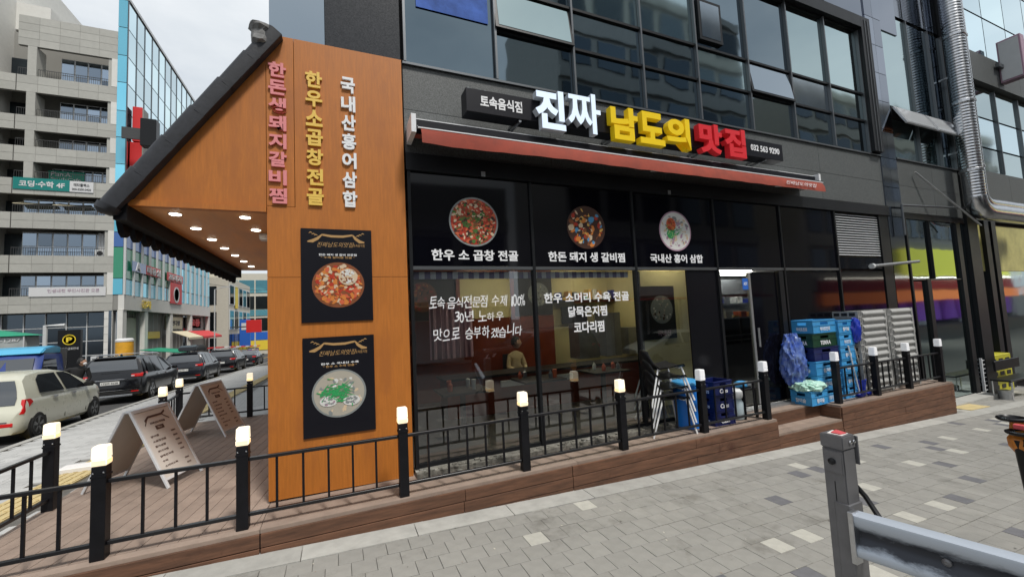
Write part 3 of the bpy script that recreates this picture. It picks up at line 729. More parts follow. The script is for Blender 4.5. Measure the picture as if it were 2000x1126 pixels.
# small pictures on the black panels: plates of food printed as flat pieces
def plate(parent, cx_, cz, rx, rz, y, base, pal, n, seed, big=.16, strips=0, rim=None, strip_m=None, squash=1):
    r_ = random.Random(seed); mats = [base] + pal + ([rim] if rim else []) + ([strip_m] if strip_m else [])
    mb = MB(); N = 40
    def disc(k, s, yy): mb.add([(cx_ + rx * s * math.cos(2 * PI * i / N), yy, cz + rz * s * math.sin(2 * PI * i / N)) for i in range(N)], [tuple(range(N))], k)
    if rim: disc(len(pal) + 1, 1, y); disc(0, .93, y - .0006)
    else: disc(0, 1, y)
    for i in range(n):
        a = r_.uniform(0, 2 * PI); q = math.sqrt(r_.random()) * (.97 - big * .8); px, pz = cx_ + rx * q * math.cos(a), cz + rz * q * math.sin(a)
        s = big * r_.uniform(.45, 1.1); el = r_.uniform(.35, .9); th = r_.uniform(0, PI); nn = r_.choice([5, 6, 7]); pts = []
        for k in range(nn):
            b_ = 2 * PI * k / nn; rr = r_.uniform(.7, 1.15); u, v = s * rr * math.cos(b_), s * el * rr * math.sin(b_)
            pts.append((px + rx * (u * math.cos(th) - v * math.sin(th)), y - .001 - i * .000012, pz + rz * (u * math.sin(th) + v * math.cos(th))))
        mb.add(pts, [tuple(range(nn))], 1 + r_.randrange(len(pal)))
    for i in range(strips):
        a = r_.gauss(.3, .5); q = r_.uniform(-.35, .35); px, pz = cx_ + rx * max(-.55, min(.55, r_.gauss(0, .25))), cz + rz * r_.gauss(.05, .18); L = r_.uniform(.12, .30) * rx; w = .022 * rx
        dx, dz = math.cos(a) * L, math.sin(a) * L
        mb.add([(px - dx - w * dz / L, y - .005 - i * .00001, pz - dz + w * dx / L), (px + dx, y - .005 - i * .00001, pz + dz), (px - dx + w * dz / L, y - .005 - i * .00001, pz - dz - w * dx / L)], [(0, 1, 2)], len(mats) - 1)
    return mb.build('dish_picture', mats, parent, clean=False)
for nm, c in dict(f_red=(.42, .035, .015), f_red2=(.58, .12, .05), f_dark=(.05, .02, .012), f_green=(.06, .16, .03), f_cream=(.62, .48, .33), f_orange=(.60, .20, .04), f_brown=(.22, .07, .025), f_yellow=(.70, .42, .10), f_blue=(.08, .28, .50), f_pale=(.66, .66, .64), f_mauve=(.38, .24, .32), f_leaf=(.03, .33, .10), f_lgreen=(.35, .52, .22), f_broth=(.40, .37, .31), f_grey=(.22, .24, .24)).items(): pbr(nm, c, .45)
def dish_sign(label, x0, x1, txt, tx0, tx1, plate_args):
    o = thing('window_sign', label, 'sign', ((x0 + x1) / 2, YG, 2.3))
    textY(txt, 'lettering', 'ink_white', o, tx0, tx1, 2.29, 2.42, YG - .005, .002, .028)
    plate(o, *plate_args)
dish_sign('black sign with round red stew picture above 한우 소 곱창 전골', .8, 2.2, "한우 소 곱창 전골", .98, 2.05, (1.50, 2.755, .305, .295, YG - .006, 'f_red', ['f_red', 'f_red2', 'f_dark', 'f_green', 'f_cream', 'f_brown', 'f_red2'], 420, 1, .10, 25, 'f_grey', 'f_green'))
dish_sign('black sign with round braised rib picture above 한돈 돼지 생 갈비찜', 2.3, 3.8, "한돈 돼지 생 갈비찜", 2.47, 3.67, (3.07, 2.755, .30, .29, YG - .006, 'f_dark', ['f_yellow', 'f_orange', 'f_brown', 'f_dark', 'f_blue', 'f_cream', 'f_red', 'f_dark'], 90, 2, .17))
dish_sign('black sign with oval sliced fish platter picture above 국내산 홍어 삼합', 3.9, 5.3, "국내산 홍어 삼합", 4.12, 5.14, (4.63, 2.765, .31, .30, YG - .006, 'f_pale', ['f_pale', 'f_pale', 'f_mauve', 'f_cream', 'f_grey'], 110, 3, .15, 14, 'f_mauve', 'f_leaf'))
plate(S.objects['window_sign.002'], 4.55, 2.86, .09, .10, YG - .011, 'f_red2', ['f_red', 'f_orange', 'f_brown'], 20, 5, .3); plate(S.objects['window_sign.002'], 4.53, 2.72, .07, .07, YG - .011, 'f_leaf', ['f_leaf', 'f_lgreen'], 20, 6, .3)
rw = random.Random(17)
o = thing('window_lettering', 'white handwritten slogan 토속음식전문점 수제 100% on the left shop window', 'lettering', (1.5, YG, 1.6))
for s, a, b_, z0, z1 in (("토속음식전문점 수제 100%", .93, 2.12, 1.74, 1.88), ("30년 노하우", 1.22, 1.83, 1.58, 1.70), ("맛으로 승부하겠습니다", .97, 2.06, 1.38, 1.52)):
    wd = [.45 if c == ' ' else (.55 if c in '023%' else (.25 if c == '1' else 1)) for c in s]; u = (b_ - a) / sum(wd); x_ = a
    for c, w_ in zip(s, wd):
        if c != ' ':
            hh = (z1 - z0) * rw.uniform(.82, 1.05); zo = z0 + rw.uniform(-.006, .010)
            text(c, 'lettering', 'ink_white', o, (x_ + rw.uniform(-.006, .004), YG + .003, zo), (u * w_ * rw.uniform(.80, .98), 0, rw.uniform(-.008, .012)), (rw.uniform(.0, .02), 0, hh), .002, 0.004)
        x_ += u * w_
o = thing('window_lettering', 'bold white dish names 한우 소머리 수육 전골 on the second shop window', 'lettering', (3, YG, 1.6))
for s, a, b_, z0, z1 in (("한우 소머리 수육 전골", 2.38, 3.70, 1.76, 1.89), ("닭묵은지찜", 2.72, 3.32, 1.57, 1.71), ("코다리찜", 2.79, 3.26, 1.36, 1.51)):
    textY(s, 'lettering', 'ink_white', o, a, b_, z0, z1, YG + .003, .002, .026)

# ------------------------------------------------------------------ interior behind the windows
IN = struct(thing('dining_room', None, None, (4, 7, 0)))
box('floor', 'int_floor', IN, -.5, 13.5, 4.72, 9.8, -.02, .01); box('ceiling', 'int_ceiling', IN, -.5, 13.5, 4.72, 9.8, 2.75, 2.9)
box('back_wall', 'int_wall', IN, -.5, 13.5, 9.6, 9.8, 0, 2.75); box('side_wall', 'int_dark', IN, -.55, -.5, 4.7, 9.8, 0, 2.9); box('side_wall', 'int_steel', IN, 13.5, 13.55, 4.72, 9.8, 0, 2.9)
box('partition', 'int_maroon', IN, .6, 4.5, 8.2, 8.3, 0, 1.62); box('partition', 'int_maroon', IN, .6, 4.5, 8.2, 8.3, 2.50, 2.75)
for (a, b_) in ((.6, 2.24), (3.55, 4.5)): box('wall_panel', 'int_dark', IN, a, b_, 8.22, 8.3, 1.625, 2.495)
box('wall_panel', 'int_wall', IN, 2.33, 3.46, 8.22, 8.3, 1.625, 2.495)
for x in (2.24, 3.46): box('panel_post', 'int_maroon', IN, x, x + .08, 8.16, 8.195, 1.0, 2.75)
plate(IN, 1.55, 2.1, .30, .30, 8.21, 'f_brown', ['f_red', 'f_brown', 'f_dark', 'f_orange'], 60, 8); plate(IN, 4.15, 2.1, .26, .26, 8.21, 'f_grey', ['f_grey', 'f_dark', 'f_broth'], 50, 9)
box('blue_curtain', 'plastic_deep', IN, .75, 1.0, 6.6, 6.7, .8, 1.9)
mb = MB(); vs = []
for i in range(25): x = 1.55 + i * .035; yq = 7.6 + .03 * math.sin(i * 1.9); vs += [(x, yq, .9), (x, yq, 1.95)]
mb.add(vs, [(2 * i, 2 * i + 2, 2 * i + 3, 2 * i + 1) for i in range(24)]); mb.build('pale_curtain', 'f_mauve', IN, clean=False)
box('alcove_wall', 'int_wall', IN, 4.62, 7.2, 8.6, 8.7, 0, 2.75); box('alcove_wall', 'int_wall', IN, 6.3, 6.38, 6.8, 8.6, 0, 2.75)
box('alcove_wall', 'int_wall', IN, 4.62, 5.72, 5.45, 5.5, 0, 2.75)
f = box('menu_poster', 'int_dark', IN, 4.66, 5.38, 5.43, 5.445, 1.12, 2.02); plate(f, 5.08, 1.62, .24, .24, 5.425, 'f_grey', ['f_grey', 'f_dark', 'f_broth', 'f_pale'], 40, 4); textY("국내산", 'lettering', 'f_mauve', f, 4.95, 5.25, 1.17, 1.27, 5.425, .002)
for k in range(46):
    x = .78 + k * .0647
    box('curtain_check', 'check_white' if k % 2 else 'check_violet', IN, x, x + .062, YG + .06, YG + .066, 2.085, 2.165)
ct = box('counter', 'int_maroon', IN, 1.6, 6.2, 6.6, 7.1, 0, .62); box('counter_top', 'int_dark', ct, 1.55, 6.25, 6.55, 7.15, .622, .66)
for (x, w_, h) in ((4.7, .5, .75), (5.4, .4, .95), (6.0, .25, .6)): box('kitchen_cabinet', 'int_steel', IN, x, x + w_, 7.5, 7.9, .66, .66 + h)
rr_ = random.Random(5)
for k, (x, y) in enumerate(((1.6, 5.7), (2.9, 5.9), (4.2, 6.0))):
    tb = box('dining_table', 'orange_wood' if False else 'int_dark', IN, x - .35, x + .35, y - .3, y + .3, .60, .63); box('table_leg', 'int_dark', tb, x - .03, x + .03, y - .03, y + .03, .01, .60)
    for q in range(4): MB().lathe([(0, .632), (.03, .632), (.035, .632 + .10 * rr_.uniform(.5, 1.5)), (0, .76)], (x + rr_.uniform(-.25, .25), y + rr_.uniform(-.2, .2), 0), 10).build('bottle', rr_.choice(['f_pale', 'f_red2', 'plastic_green', 'int_steel']), tb)
for k in range(12): x = 4.7 + k * .14; box('shelf_item', rr_.choice(['f_pale', 'f_red2', 'f_yellow', 'int_steel', 'plastic_deep', 'f_leaf']), IN, x, x + .10, 8.3, 8.5, 1.95, 2.0 + rr_.random() * .2)
box('shelf', 'int_dark', IN, 4.65, 6.3, 8.25, 8.58, 1.91, 1.945)
box('black_board', 'int_dark', IN, 4.9, 5.6, 8.5, 8.54, 1.4, 1.8); box('banner', 'int_white', IN, 2.5, 3.9, 6.5, 6.54, .45, .55)
for (x, y) in ((2.2, 5.8), (3.6, 6.4), (5.2, 6.6), (5.3, 7.8), (3.0, 7.3), (5.2, 5.1)): box('ceiling_lamp', 'room_lamp', IN, x - .25, x + .25, y - .12, y + .12, 2.72, 2.745)
box('kitchen_ceiling', 'int_white', IN, 7.0, 13.4, 6.0, 9.0, 2.52, 2.56)
for (x, y) in ((8.1, 6.9), (8.9, 7.6), (10.0, 6.5)): box('ceiling_lamp', 'tube_light', IN, x, x + 1.3, y, y + .09, 2.44, 2.49)
box('kitchen_wall', 'int_white', IN, 7.8, 13.4, 9.0, 9.1, 0, 2.75); box('kitchen_hood', 'int_steel', IN, 8.9, 11.4, 7.9, 8.8, 1.95, 2.35); box('kitchen_shelf', 'int_steel', IN, 8.2, 11.6, 7.6, 8.0, 1.66, 1.70); box('kitchen_counter', 'int_dark', IN, 7.2, 10.6, 6.4, 7.0, .0, 1.34)
box('kitchen_counter_top', 'int_steel', IN, 7.15, 10.65, 6.35, 7.05, 1.342, 1.37)
for k in range(2): box('counter_rail', 'aluminium', IN, 7.2, 10.4, 6.3, 6.33, .88 + k * .1, .90 + k * .1)
rr_ = random.Random(2)
for k in range(9):
    x = 7.9 + k * .24; box('pot', ['f_pale', 'f_yellow', 'f_red2', 'f_yellow', 'int_steel'][k % 5], IN, x, x + .18, 6.5, 6.7, 1.372, 1.40 + rr_.random() * .12)
    box('jar', ['f_pale', 'plastic_deep', 'int_steel', 'f_pale'][k % 4], IN, x + .9, x + 1.1, 7.65, 7.85, 1.702, 1.78 + rr_.random() * .15)

# ------------------------------------------------------------------ fascia sign, awning
SG = thing('shop_sign', 'long black fascia sign with big white, yellow and red letters 진짜 남도의 맛집', 'sign', (4, 4.3, 3.9))
box('sign_board', 'sign_board', SG, 1.355, 6.72, 4.205, 4.40, 3.925, 4.20, bevel=.004)
for x in (2.0, 3.4, 5.0, 6.3): box('bracket', 'galvanised', SG, x, x + .03, 4.40, 4.55, 3.95, 3.98); box('bracket', 'galvanised', SG, x, x + .03, 4.22, 4.5, 3.90, 3.925)
def bigl(chars, mats, spans, z0s, z1s):
    for ch, (a, b_), z0, z1 in zip(chars, spans, z0s, z1s):
        v, f = tmesh(ch, .018 if ch == '짜' else .040, True); mb = MB(); d = .09
        for fc in f: pass
        mb.add([(a + (b_ - a) * p[0], 4.20 - (p[2] + .5) * d, z0 + (z1 - z0) * p[1]) for p in v], f)
        # front faces get an added glow to look brighter, sides the return colour
        for i, fc in enumerate(mb.f):
            mb.mi[i] = 0 if all(abs(mb.v[k][1] - (4.20 - d)) < .002 for k in fc) else 1
        mb.build('letter', mats, SG, clean=False)
K = lambda x: x * 4.11 / 4.2
KZ = lambda z: 1.6 + (z - 1.6) * 4.11 / 4.2
bigl("진짜", ['letter_white', 'letter_side_white'], [(K(2.22), K(2.63)), (K(2.67), K(3.16))], [KZ(3.86), KZ(3.88)], [KZ(4.36), KZ(4.41)])
bigl("남도의", ['letter_yellow', 'letter_yellow'], [(K(3.32), K(3.76)), (K(3.79), K(4.22)), (K(4.26), K(4.70))], [KZ(3.865)] * 3, [KZ(4.32)] * 3)
bigl("맛집", ['letter_red', 'letter_red'], [(K(4.88), K(5.34)), (K(5.40), K(5.85))], [KZ(3.87)] * 2, [KZ(4.32)] * 2)
textY("토속음식점", 'lettering', 'ink_white', SG, 1.52, 2.04, 3.995, 4.135, 4.204, .004, .03); textY("032 563 9290", 'lettering', 'ink_white', SG, 5.96, 6.63, 4.02, 4.12, 4.204, .004, .025)
AW = thing('awning', 'rolled-up red fabric awning with white rails under the shop sign', 'awning', (4, 4.4, 3.6))
x0, x1 = .80, 7.62
MB().lathe([(.055, x0), (.055, x1)], (0, 4.44, 3.70), 14, 'X').build('roller', 'awning_red', AW, smooth=True)
box('hood_rail', 'awning_white', AW, x0 - .02, x1, 4.285, 4.30, 3.776, 3.792); box('hood_rail', 'awning_white', AW, x0 - .02, x1, 4.35, 4.54, 3.792, 3.806)
box('cassette', 'sign_board', AW, x0, x1, 4.26, 4.36, 3.655, 3.770)
box('front_rail', 'awning_white', AW, x0, x1, 4.15, 4.17, 3.626, 3.638); box('front_rail', 'sign_board', AW, x0, x1, 4.155, 4.25, 3.6385, 3.656); box('front_rail', 'awning_white', AW, x0, x1, 4.18, 4.20, 3.6565, 3.666)
mb = MB(); r_ = random.Random(4); n_ = 60; pts = []
for i in range(n_ + 1):
    x = x0 + .03 + (x1 - x0 - .06) * i / n_; sag = .03 * math.sin(i * .3) * math.exp(-i * .08); dz = .003 * math.sin(i * 1.7) + r_.uniform(-.002, .002)
    pts += [(x, 4.155, 3.624), (x, 4.12 + sag, 3.55 + dz * .3), (x, 4.11 + sag * 1.5, 3.455 + dz)]
mb.add(pts, [(i * 3 + k, i * 3 + k + 1, i * 3 + 4 + k, i * 3 + 3 + k) for i in range(n_) for k in range(2)])
mb.build('valance', 'awning_red', AW, smooth=True)
textY("진짜남도의맛집", 'lettering', 'ink_white', AW, 6.55, 7.3, 3.50, 3.56, 4.095, .002, 0, shear=.03)
for x in (x0 - .04, x1): box('end_bracket', 'awning_white', AW, x - .02, x + .03, 4.2, 4.54, 3.60, 3.80)
for x in (1.4, 4.2, 6.9): MB().tube([(x, 4.5, 3.62), (x + .2, 4.2, 3.55), (x + .12, 4.18, 3.50)], .014, 6).build('folding_arm', 'aluminium', AW)
for x in (1.6, 4.5): box('catch', 'aluminium', AW, x, x + .05, 4.5, 4.55, 3.3, 3.36)

# ------------------------------------------------------------------ orange gable and porch roof
G = thing('porch_roof', 'orange plywood porch gable with black Korean roof tiles and downlights', 'porch', (-1, 5, 0))
YO = 4.50
def op(poly, name='plywood_panel', y0=YO, y1=YO + .045): return MB().prism(poly, y0, y1, 'Y').build(name, 'orange_wood', G, bevel=.0015)
# right column: seams at z 2.1 ; triangle left of x=-.62
op([(-.62, .02), (.70, .0), (.70, 2.098), (-.62, 2.098)]); op([(-.62, 2.102), (.70, 2.102), (.70, 4.56), (-.37, 4.56), (-.37, 2.102)][:3] + [(.70, 4.56), (-.375, 4.56), (-.375, 2.80), (-.62, 2.80)])
op([(-.62, 2.804), (-.379, 2.804), (-.379, 4.56), (-.58, 4.56), (-.62, 4.50)])
op([(-1.66, 2.79), (-.624, 2.79), (-.624, 4.49), (-1.66, 2.92)])
MB().box(-1.66, -.624, YO - .02, YO + .05, 2.735, 2.788).build('fascia_board', 'orange_wood', G)
box('plywood_panel', 'orange_wood', G, -.62, -.575, YO + .05, 9.1, 0, 2.73); box('plywood_panel', 'orange_wood', G, .66, .70, YO + .046, 4.62, 0, 4.56)
MB().box(-1.72, -.60, YO + .052, 9.0, 2.735, 2.765).build('soffit', 'soffit_wood', G)
for k in range(7):
    y = 4.72 + k * .61; d = MB().lathe([(.052, 2.729), (.056, 2.735)], (-1.40, y, 0), 20).build('downlight', 'white_metal', G); MB().lathe([(.044, 2.724), (.044, 2.729)], (-1.40, y, 0), 20).build('lamp_lens', 'down_light', d)
for k in range(2):
    y = 4.73 + k * .58; d = MB().lathe([(.052, 2.729), (.056, 2.735)], (-.84, y, 0), 20).build('downlight', 'white_metal', G); MB().lathe([(.044, 2.724), (.044, 2.729)], (-.84, y, 0), 20).build('lamp_lens', 'down_light', d)
box('sensor', 'plastic_white', G, -.84, -.70, 5.5, 5.62, 2.66, 2.734, bevel=.01)
# roof slab following the gable
sl_ = Vector((-1.82 + .50, 0, 2.66 - 4.62)); sl_.normalize(); nl = Vector((sl_.z, 0, -sl_.x)); nl = nl if nl.z > 0 else -nl
A0 = Vector((-.52, 0, 4.53)); Lr = 2.22
def onroof(t, h, y): p = A0 + sl_ * t + nl * h; return (p.x, y, p.z)
MB().hexa([onroof(0, -.02, 4.56), onroof(0, -.02, 9.1), onroof(Lr - .06, -.02, 9.1), onroof(Lr - .06, -.02, 4.56)], [onroof(0, .05, 4.56), onroof(0, .05, 9.1), onroof(Lr - .06, .05, 9.1), onroof(Lr - .06, .05, 4.56)]).build('roof_deck', 'roof_tile', G)
# rake: overlapping verge tiles down the gable edge
nv = 6
for k in range(nv):
    t0 = -.02 + k * Lr / nv; t1 = t0 + Lr / nv + .03; h = .004 * (nv - k)
    secs = []
    for t, hh in ((t0, .006), (t1, -.006)):
        sec = [onroof(t, -.05, 4.40), onroof(t, -.05, 4.52)] + [onroof(t, .035 + .065 * math.sin(a) + hh, 4.455 - .075 * math.cos(a) * -1) for a in [R(q) for q in (0, 30, 60, 90, 120, 150, 180)]]
        secs.append(sec)
    n_ = len(secs[0]); mb = MB(); mb.add(secs[0] + secs[1], [tuple(range(n_)), tuple(range(n_, 2 * n_))] + [(i, (i + 1) % n_, (i + 1) % n_ + n_, i + n_) for i in range(n_)])
    mb.build('verge_tile', 'roof_tile', G, smooth=35, bevel=.003)
# rounded nose at the eave end of the rake
mb = MB(); mb.tube([onroof(Lr - .02, .02, 4.45), onroof(Lr + .03, .015, 4.45), onroof(Lr + .06, .005, 4.45)], [.09, .085, .05], 14); mb.build('end_tile', 'roof_tile', G, smooth=True)
# mortar lump at the top
r_ = random.Random(11); mb = MB(); mb.lathe([(.05, -.10), (.085, -.07), (.072, -.01), (.078, .04), (.10, .075), (.088, .11), (.0, .125)], (-.66, 4.44, 4.47), 12); 
mb.v = [(x + r_.uniform(-.012, .012), y + r_.uniform(-.012, .012), z + r_.uniform(-.010, .010)) for x, y, z in mb.v]; mb.build('ridge_end', 'roof_mortar', G)
# tile courses across the slope (round covers running down the slope) and scalloped eave ends
for k in range(19):
    y = 4.62 + k * .235
    MB().tube([onroof(.0, .07, y), onroof(Lr * .5, .07, y), onroof(Lr, .07, y)], .055, 8).build('cover_tile', 'roof_tile', G, smooth=True)
    e = MB(); e.tube([onroof(Lr, .05, y), onroof(Lr + .03, .05, y)], .07, 14); e.build('eave_disc', 'eave_black', G, smooth=30)
    yy_ = y + .1175; pts = []
    for t in (Lr - .25, Lr + .02):
        for a in range(7):
            q = -1 + 2 * a / 6; pts.append(onroof(t, .02 - .075 * (1 - q * q), yy_ + q * .085))
    # pan tile lip
    mb = MB(); lo = pts; up_ = [(p[0] + nl.x * .02, p[1], p[2] + nl.z * .02) for p in pts]
    mb.add(lo + up_, [(i, i + 1, i + 8, i + 7) for i in range(6)] + [(14 + i, 14 + i + 7, 14 + i + 8, 14 + i + 1) for i in range(6)] + [(7 + i, 8 + i, 22 + i, 21 + i) for i in range(6)])
    mb.build('pan_tile', 'roof_tile', G)
    MB().prism([(p[0], p[1]) for p in [(yy_ - .115, 2.74), (yy_ + .115, 2.74), (yy_ + .095, 2.60), (yy_ + .055, 2.525), (yy_, 2.495), (yy_ - .055, 2.525), (yy_ - .095, 2.60)]], -1.80, -1.755, 'X').build('eave_lip', 'eave_black', G)
box('eave_board', 'eave_black', G, -1.75, -1.66, 4.46, 9.0, 2.60, 2.80)

# vertical Korean lettering on the gable: every character is a part
def column(label, s, x0, x1, z0, z1, mat):
    o = thing('wall_lettering', label, 'lettering', ((x0 + x1) / 2, YO, z0)); n_ = len(s); h = (z1 - z0) / n_
    for i, ch in enumerate(s):
        zt = z1 - i * h; textY(ch, 'letter', mat, o, x0, x1, zt - h * .86, zt - h * .03, YO, .022, .035)
column('pink vertical lettering 한돈생돼지갈비찜, leftmost on the orange gable', "한돈생돼지갈비찜", -.60, -.445, 2.80, 4.27, 'letter_pink')
column('yellow vertical lettering 한우소곱창전골, middle column on the orange gable', "한우소곱창전골", -.27, -.115, 2.80, 4.24, 'letter_gold')
column('white vertical lettering 국내산홍어삼합, right column on the orange gable', "국내산홍어삼합", .065, .205, 2.80, 4.24, 'letter_plain')

def emblem(parent, cx_, z, w, y, mat):
    """calligraphic roof line: a swept beam, two curled ends and little clouds."""
    mb = MB()
    def ribbon(pts, ws, k):
        vs = []
        for i, (px, pz) in enumerate(pts):
            a = pts[max(0, i - 1)]; b_ = pts[min(len(pts) - 1, i + 1)]; dx, dz = b_[0] - a[0], b_[1] - a[1]; L = math.hypot(dx, dz) or 1
            nx_, nz_ = -dz / L * ws[i], dx / L * ws[i]; vs += [(cx_ + (px + nx_) * w, y, z + (pz + nz_) * w), (cx_ + (px - nx_) * w, y, z + (pz - nz_) * w)]
        vs2 = [(a_, b_ - .0015, c) for a_, b_, c in vs]; n_ = len(vs)
        mb.add(vs2, [(2 * i, 2 * i + 2, 2 * i + 3, 2 * i + 1) for i in range(len(pts) - 1)])
    ribbon([(-.25, .10), (-.1, .075), (.1, .075), (.27, .105)], [.018, .022, .022, .016], 0)
    ribbon([(-.25, .11), (-.33, .03), (-.42, -.02), (-.5, -.03)], [.01, .025, .03, .012], 0)
    ribbon([(.27, .11), (.32, .04), (.40, -.02), (.48, -.03)], [.01, .025, .03, .012], 0)
    for sx in (-1, 1):
        for (a, b_) in ((.40, .10), (.45, .125), (.36, .08)): ribbon([(sx * a - .03, b_), (sx * a, b_ + .02), (sx * a + .03, b_ + .005)], [.003, .010, .004], 0)
    return mb.build('emblem', mat, parent, clean=False)
def poster(label, x0, x1, z0, z1, l1, l2, args, steam=True, tilt=0):
    o = thing('poster', label, 'poster', ((x0 + x1) / 2, YO, z0)); w = x1 - x0
    box('backing_board', 'sign_board', o, x0, x1, YO - .014, YO - .001, z0, z1)
    y = YO - .0145
    emblem(o, (x0 + x1) / 2, z1 - .115, w * .82, y, 'ink_gold')
    textY("진짜남도의맛집", 'lettering', 'ink_gold', o, x0 + .14, x1 - .19, z1 - .185, z1 - .135, y, .001, .0, shear=.05); textY("토속음식점", 'lettering', 'ink_gold', o, x1 - .18, x1 - .07, z1 - .18, z1 - .150, y, .001, 0)
    textY(l1, 'lettering', 'ink_white', o, x0 + .16, x1 - .15, z1 - .275, z1 - .252, y, .001, .02); textY(l2, 'lettering', 'ink_gold', o, x0 + .18, x1 - .17, z1 - .302, z1 - .281, y, .001, .02)
    plate(o, *args); return o
poster('upper black menu poster with red stir-fry picture on the orange column', -.33, .335, 1.65, 2.59, "한돈 돼지 생 갈비 전문점", "\" 수제 갈비찜 전골 \"", (.01, 2.02, .245, .23, YO - .0145, 'f_brown', ['f_red2', 'f_orange', 'f_brown', 'f_red', 'f_cream', 'f_orange'], 330, 21, .13, 0))
p2 = poster('lower black menu poster with pale soup and green leek picture on the orange column', -.325, .335, .54, 1.50, "한우 소 국내산 수육", "\" 한우 소 수제 전골 \"", (.0, .94, .25, .235, YO - .0145, 'f_broth', ['f_broth', 'f_broth', 'f_pale', 'f_grey', 'f_cream'], 60, 22, .12, 70, 'f_grey', 'f_leaf'))
plate(S.objects['poster'], .10, 2.10, .09, .085, YO - .021, 'f_cream', ['f_cream', 'f_pale', 'f_brown'], 60, 31, .22)
plate(p2, -.10, .87, .08, .05, YO - .019, 'f_pale', ['f_pale', 'f_grey', 'f_mauve'], 30, 32, .3); plate(p2, .11, .86, .08, .05, YO - .019, 'f_pale', ['f_pale', 'f_grey'], 30, 33, .3)

# ------------------------------------------------------------------ A-boards
def aboard(label, cx_, cy, rot, h=.80, w=.52, spread=.40):
    o = thing('sandwich_board', label, 'menu board', (0, 0, 0), 'menu boards on the deck')
    th = math.atan2(spread, h); H = math.hypot(spread, h)
    for sx in (1, -1):
        def P(u, v, n_): # u across (y), v down the leaf, n outward
            return (sx * (.03 + v * math.sin(th) + n_ * math.cos(th)), u, h - v * math.cos(th) + n_ * math.sin(th))
        def slab_(u0, u1, v0, v1, n0, n1): return MB().hexa([P(u0, v0, n0), P(u1, v0, n0), P(u1, v1, n0), P(u0, v1, n0)], [P(u0, v0, n1), P(u1, v0, n1), P(u1, v1, n1), P(u0, v1, n1)])
        slab_(-w / 2 + .02, w / 2 - .02, .03, H * .88, -.008, .004).build('board', 'aboard_face', o)
        for u in (-w / 2, w / 2 - .026): slab_(u, u + .026, 0, H, -.014, .012).build('leg', 'white_metal', o, bevel=.003)
        slab_(-w / 2 + .027, w / 2 - .027, H * .88, H * .88 + .025, -.012, .01).build('crossbar', 'white_metal', o); slab_(-w / 2 + .027, w / 2 - .027, 0.0, .025, -.012, .01).build('crossbar', 'white_metal', o)
        if sx == 1:
            U = Vector(P(.1, 0, 0)) - Vector(P(0, 0, 0)); V = Vector(P(0, 0, 0)) - Vector(P(0, .1, 0)); U *= 10; V *= 10
            def at(u, v): return Vector(P(u, v, .0045))
            def tx(s, u0, u1, v0, v1, mt='ink_brown', b_=.02): text(s, 'lettering', mt, o, at(u0, v1), U * (u1 - u0), V * (v1 - v0), .0015, b_)
            mb = MB()
            def rib(pts, wd): 
                vs = []
                for (u, v) in pts: vs += [tuple(at(u, v - wd) + Vector((.002, 0, .001))), tuple(at(u, v + wd) + Vector((.002, 0, .001)))]
                mb.add(vs, [(2 * i, 2 * i + 1, 2 * i + 3, 2 * i + 2) for i in range(len(pts) - 1)])
            rib([(-.15, .14), (-.09, .10), (.09, .10), (.15, .07)], .012); rib([(-.17, .19), (-.12, .13), (-.09, .10)], .009); rib([(.09, .10), (.12, .13), (.17, .17)], .009)
            mb.build('emblem', 'ink_brown', o, clean=False)
            tx("진짜남도의맛집", -.1, .1, .165, .19); slab_(-.055, .055, .215, .262, .0045, .006).build('title_box', 'ink_brown', o); tx("메뉴", -.03, .03, .225, .25, 'aboard_face')
            for k, s in enumerate(("갈비찜", "소곱창전골", "홍어삼합", "코다리찜", "닭묵은지찜", "수육", "소머리수육", "전골")):
                v = .31 + k * .058; tx(s, -.17, -.17 + .035 * len(s), v, v + .024); tx("000", .11, .17, v, v + .02) if k != 5 else None
    MB().box(-.035, .035, -w / 2, w / 2, h - .01, h + .012).build('hinge_rail', 'white_metal', o, bevel=.004)
    o.location = (cx_, cy, 0); o.rotation_euler = (0, 0, rot)
    return o
# leaves open across X: near edge towards the camera
ab = aboard('nearer grey sandwich board with brown menu print, standing on the deck behind the front railing', -1.98, 5.88, R(-20))
ab2 = copy_tree(ab); ab2.location = (-1.93, 8.02, 0); ab2.rotation_euler = (0, 0, R(-20)); ab2['label'] = 'farther grey sandwich board with brown menu print, by the back railing of the deck'
o = thing('curb_ramp', 'small white stone wedge lying on the sidewalk beside the railing', 'ramp', (-3.4, 7.9, gz(-5, 7.9)))
MB().prism([(-.26, 0), (.26, 0), (.20, .07), (-.20, .07)], -.12, .12, 'Y').build('wedge', 'paper_white', o, bevel=.01).location = (0, 0, 0)
for c in kids(o): c.matrix_parent_inverse = Matrix.Identity(4)

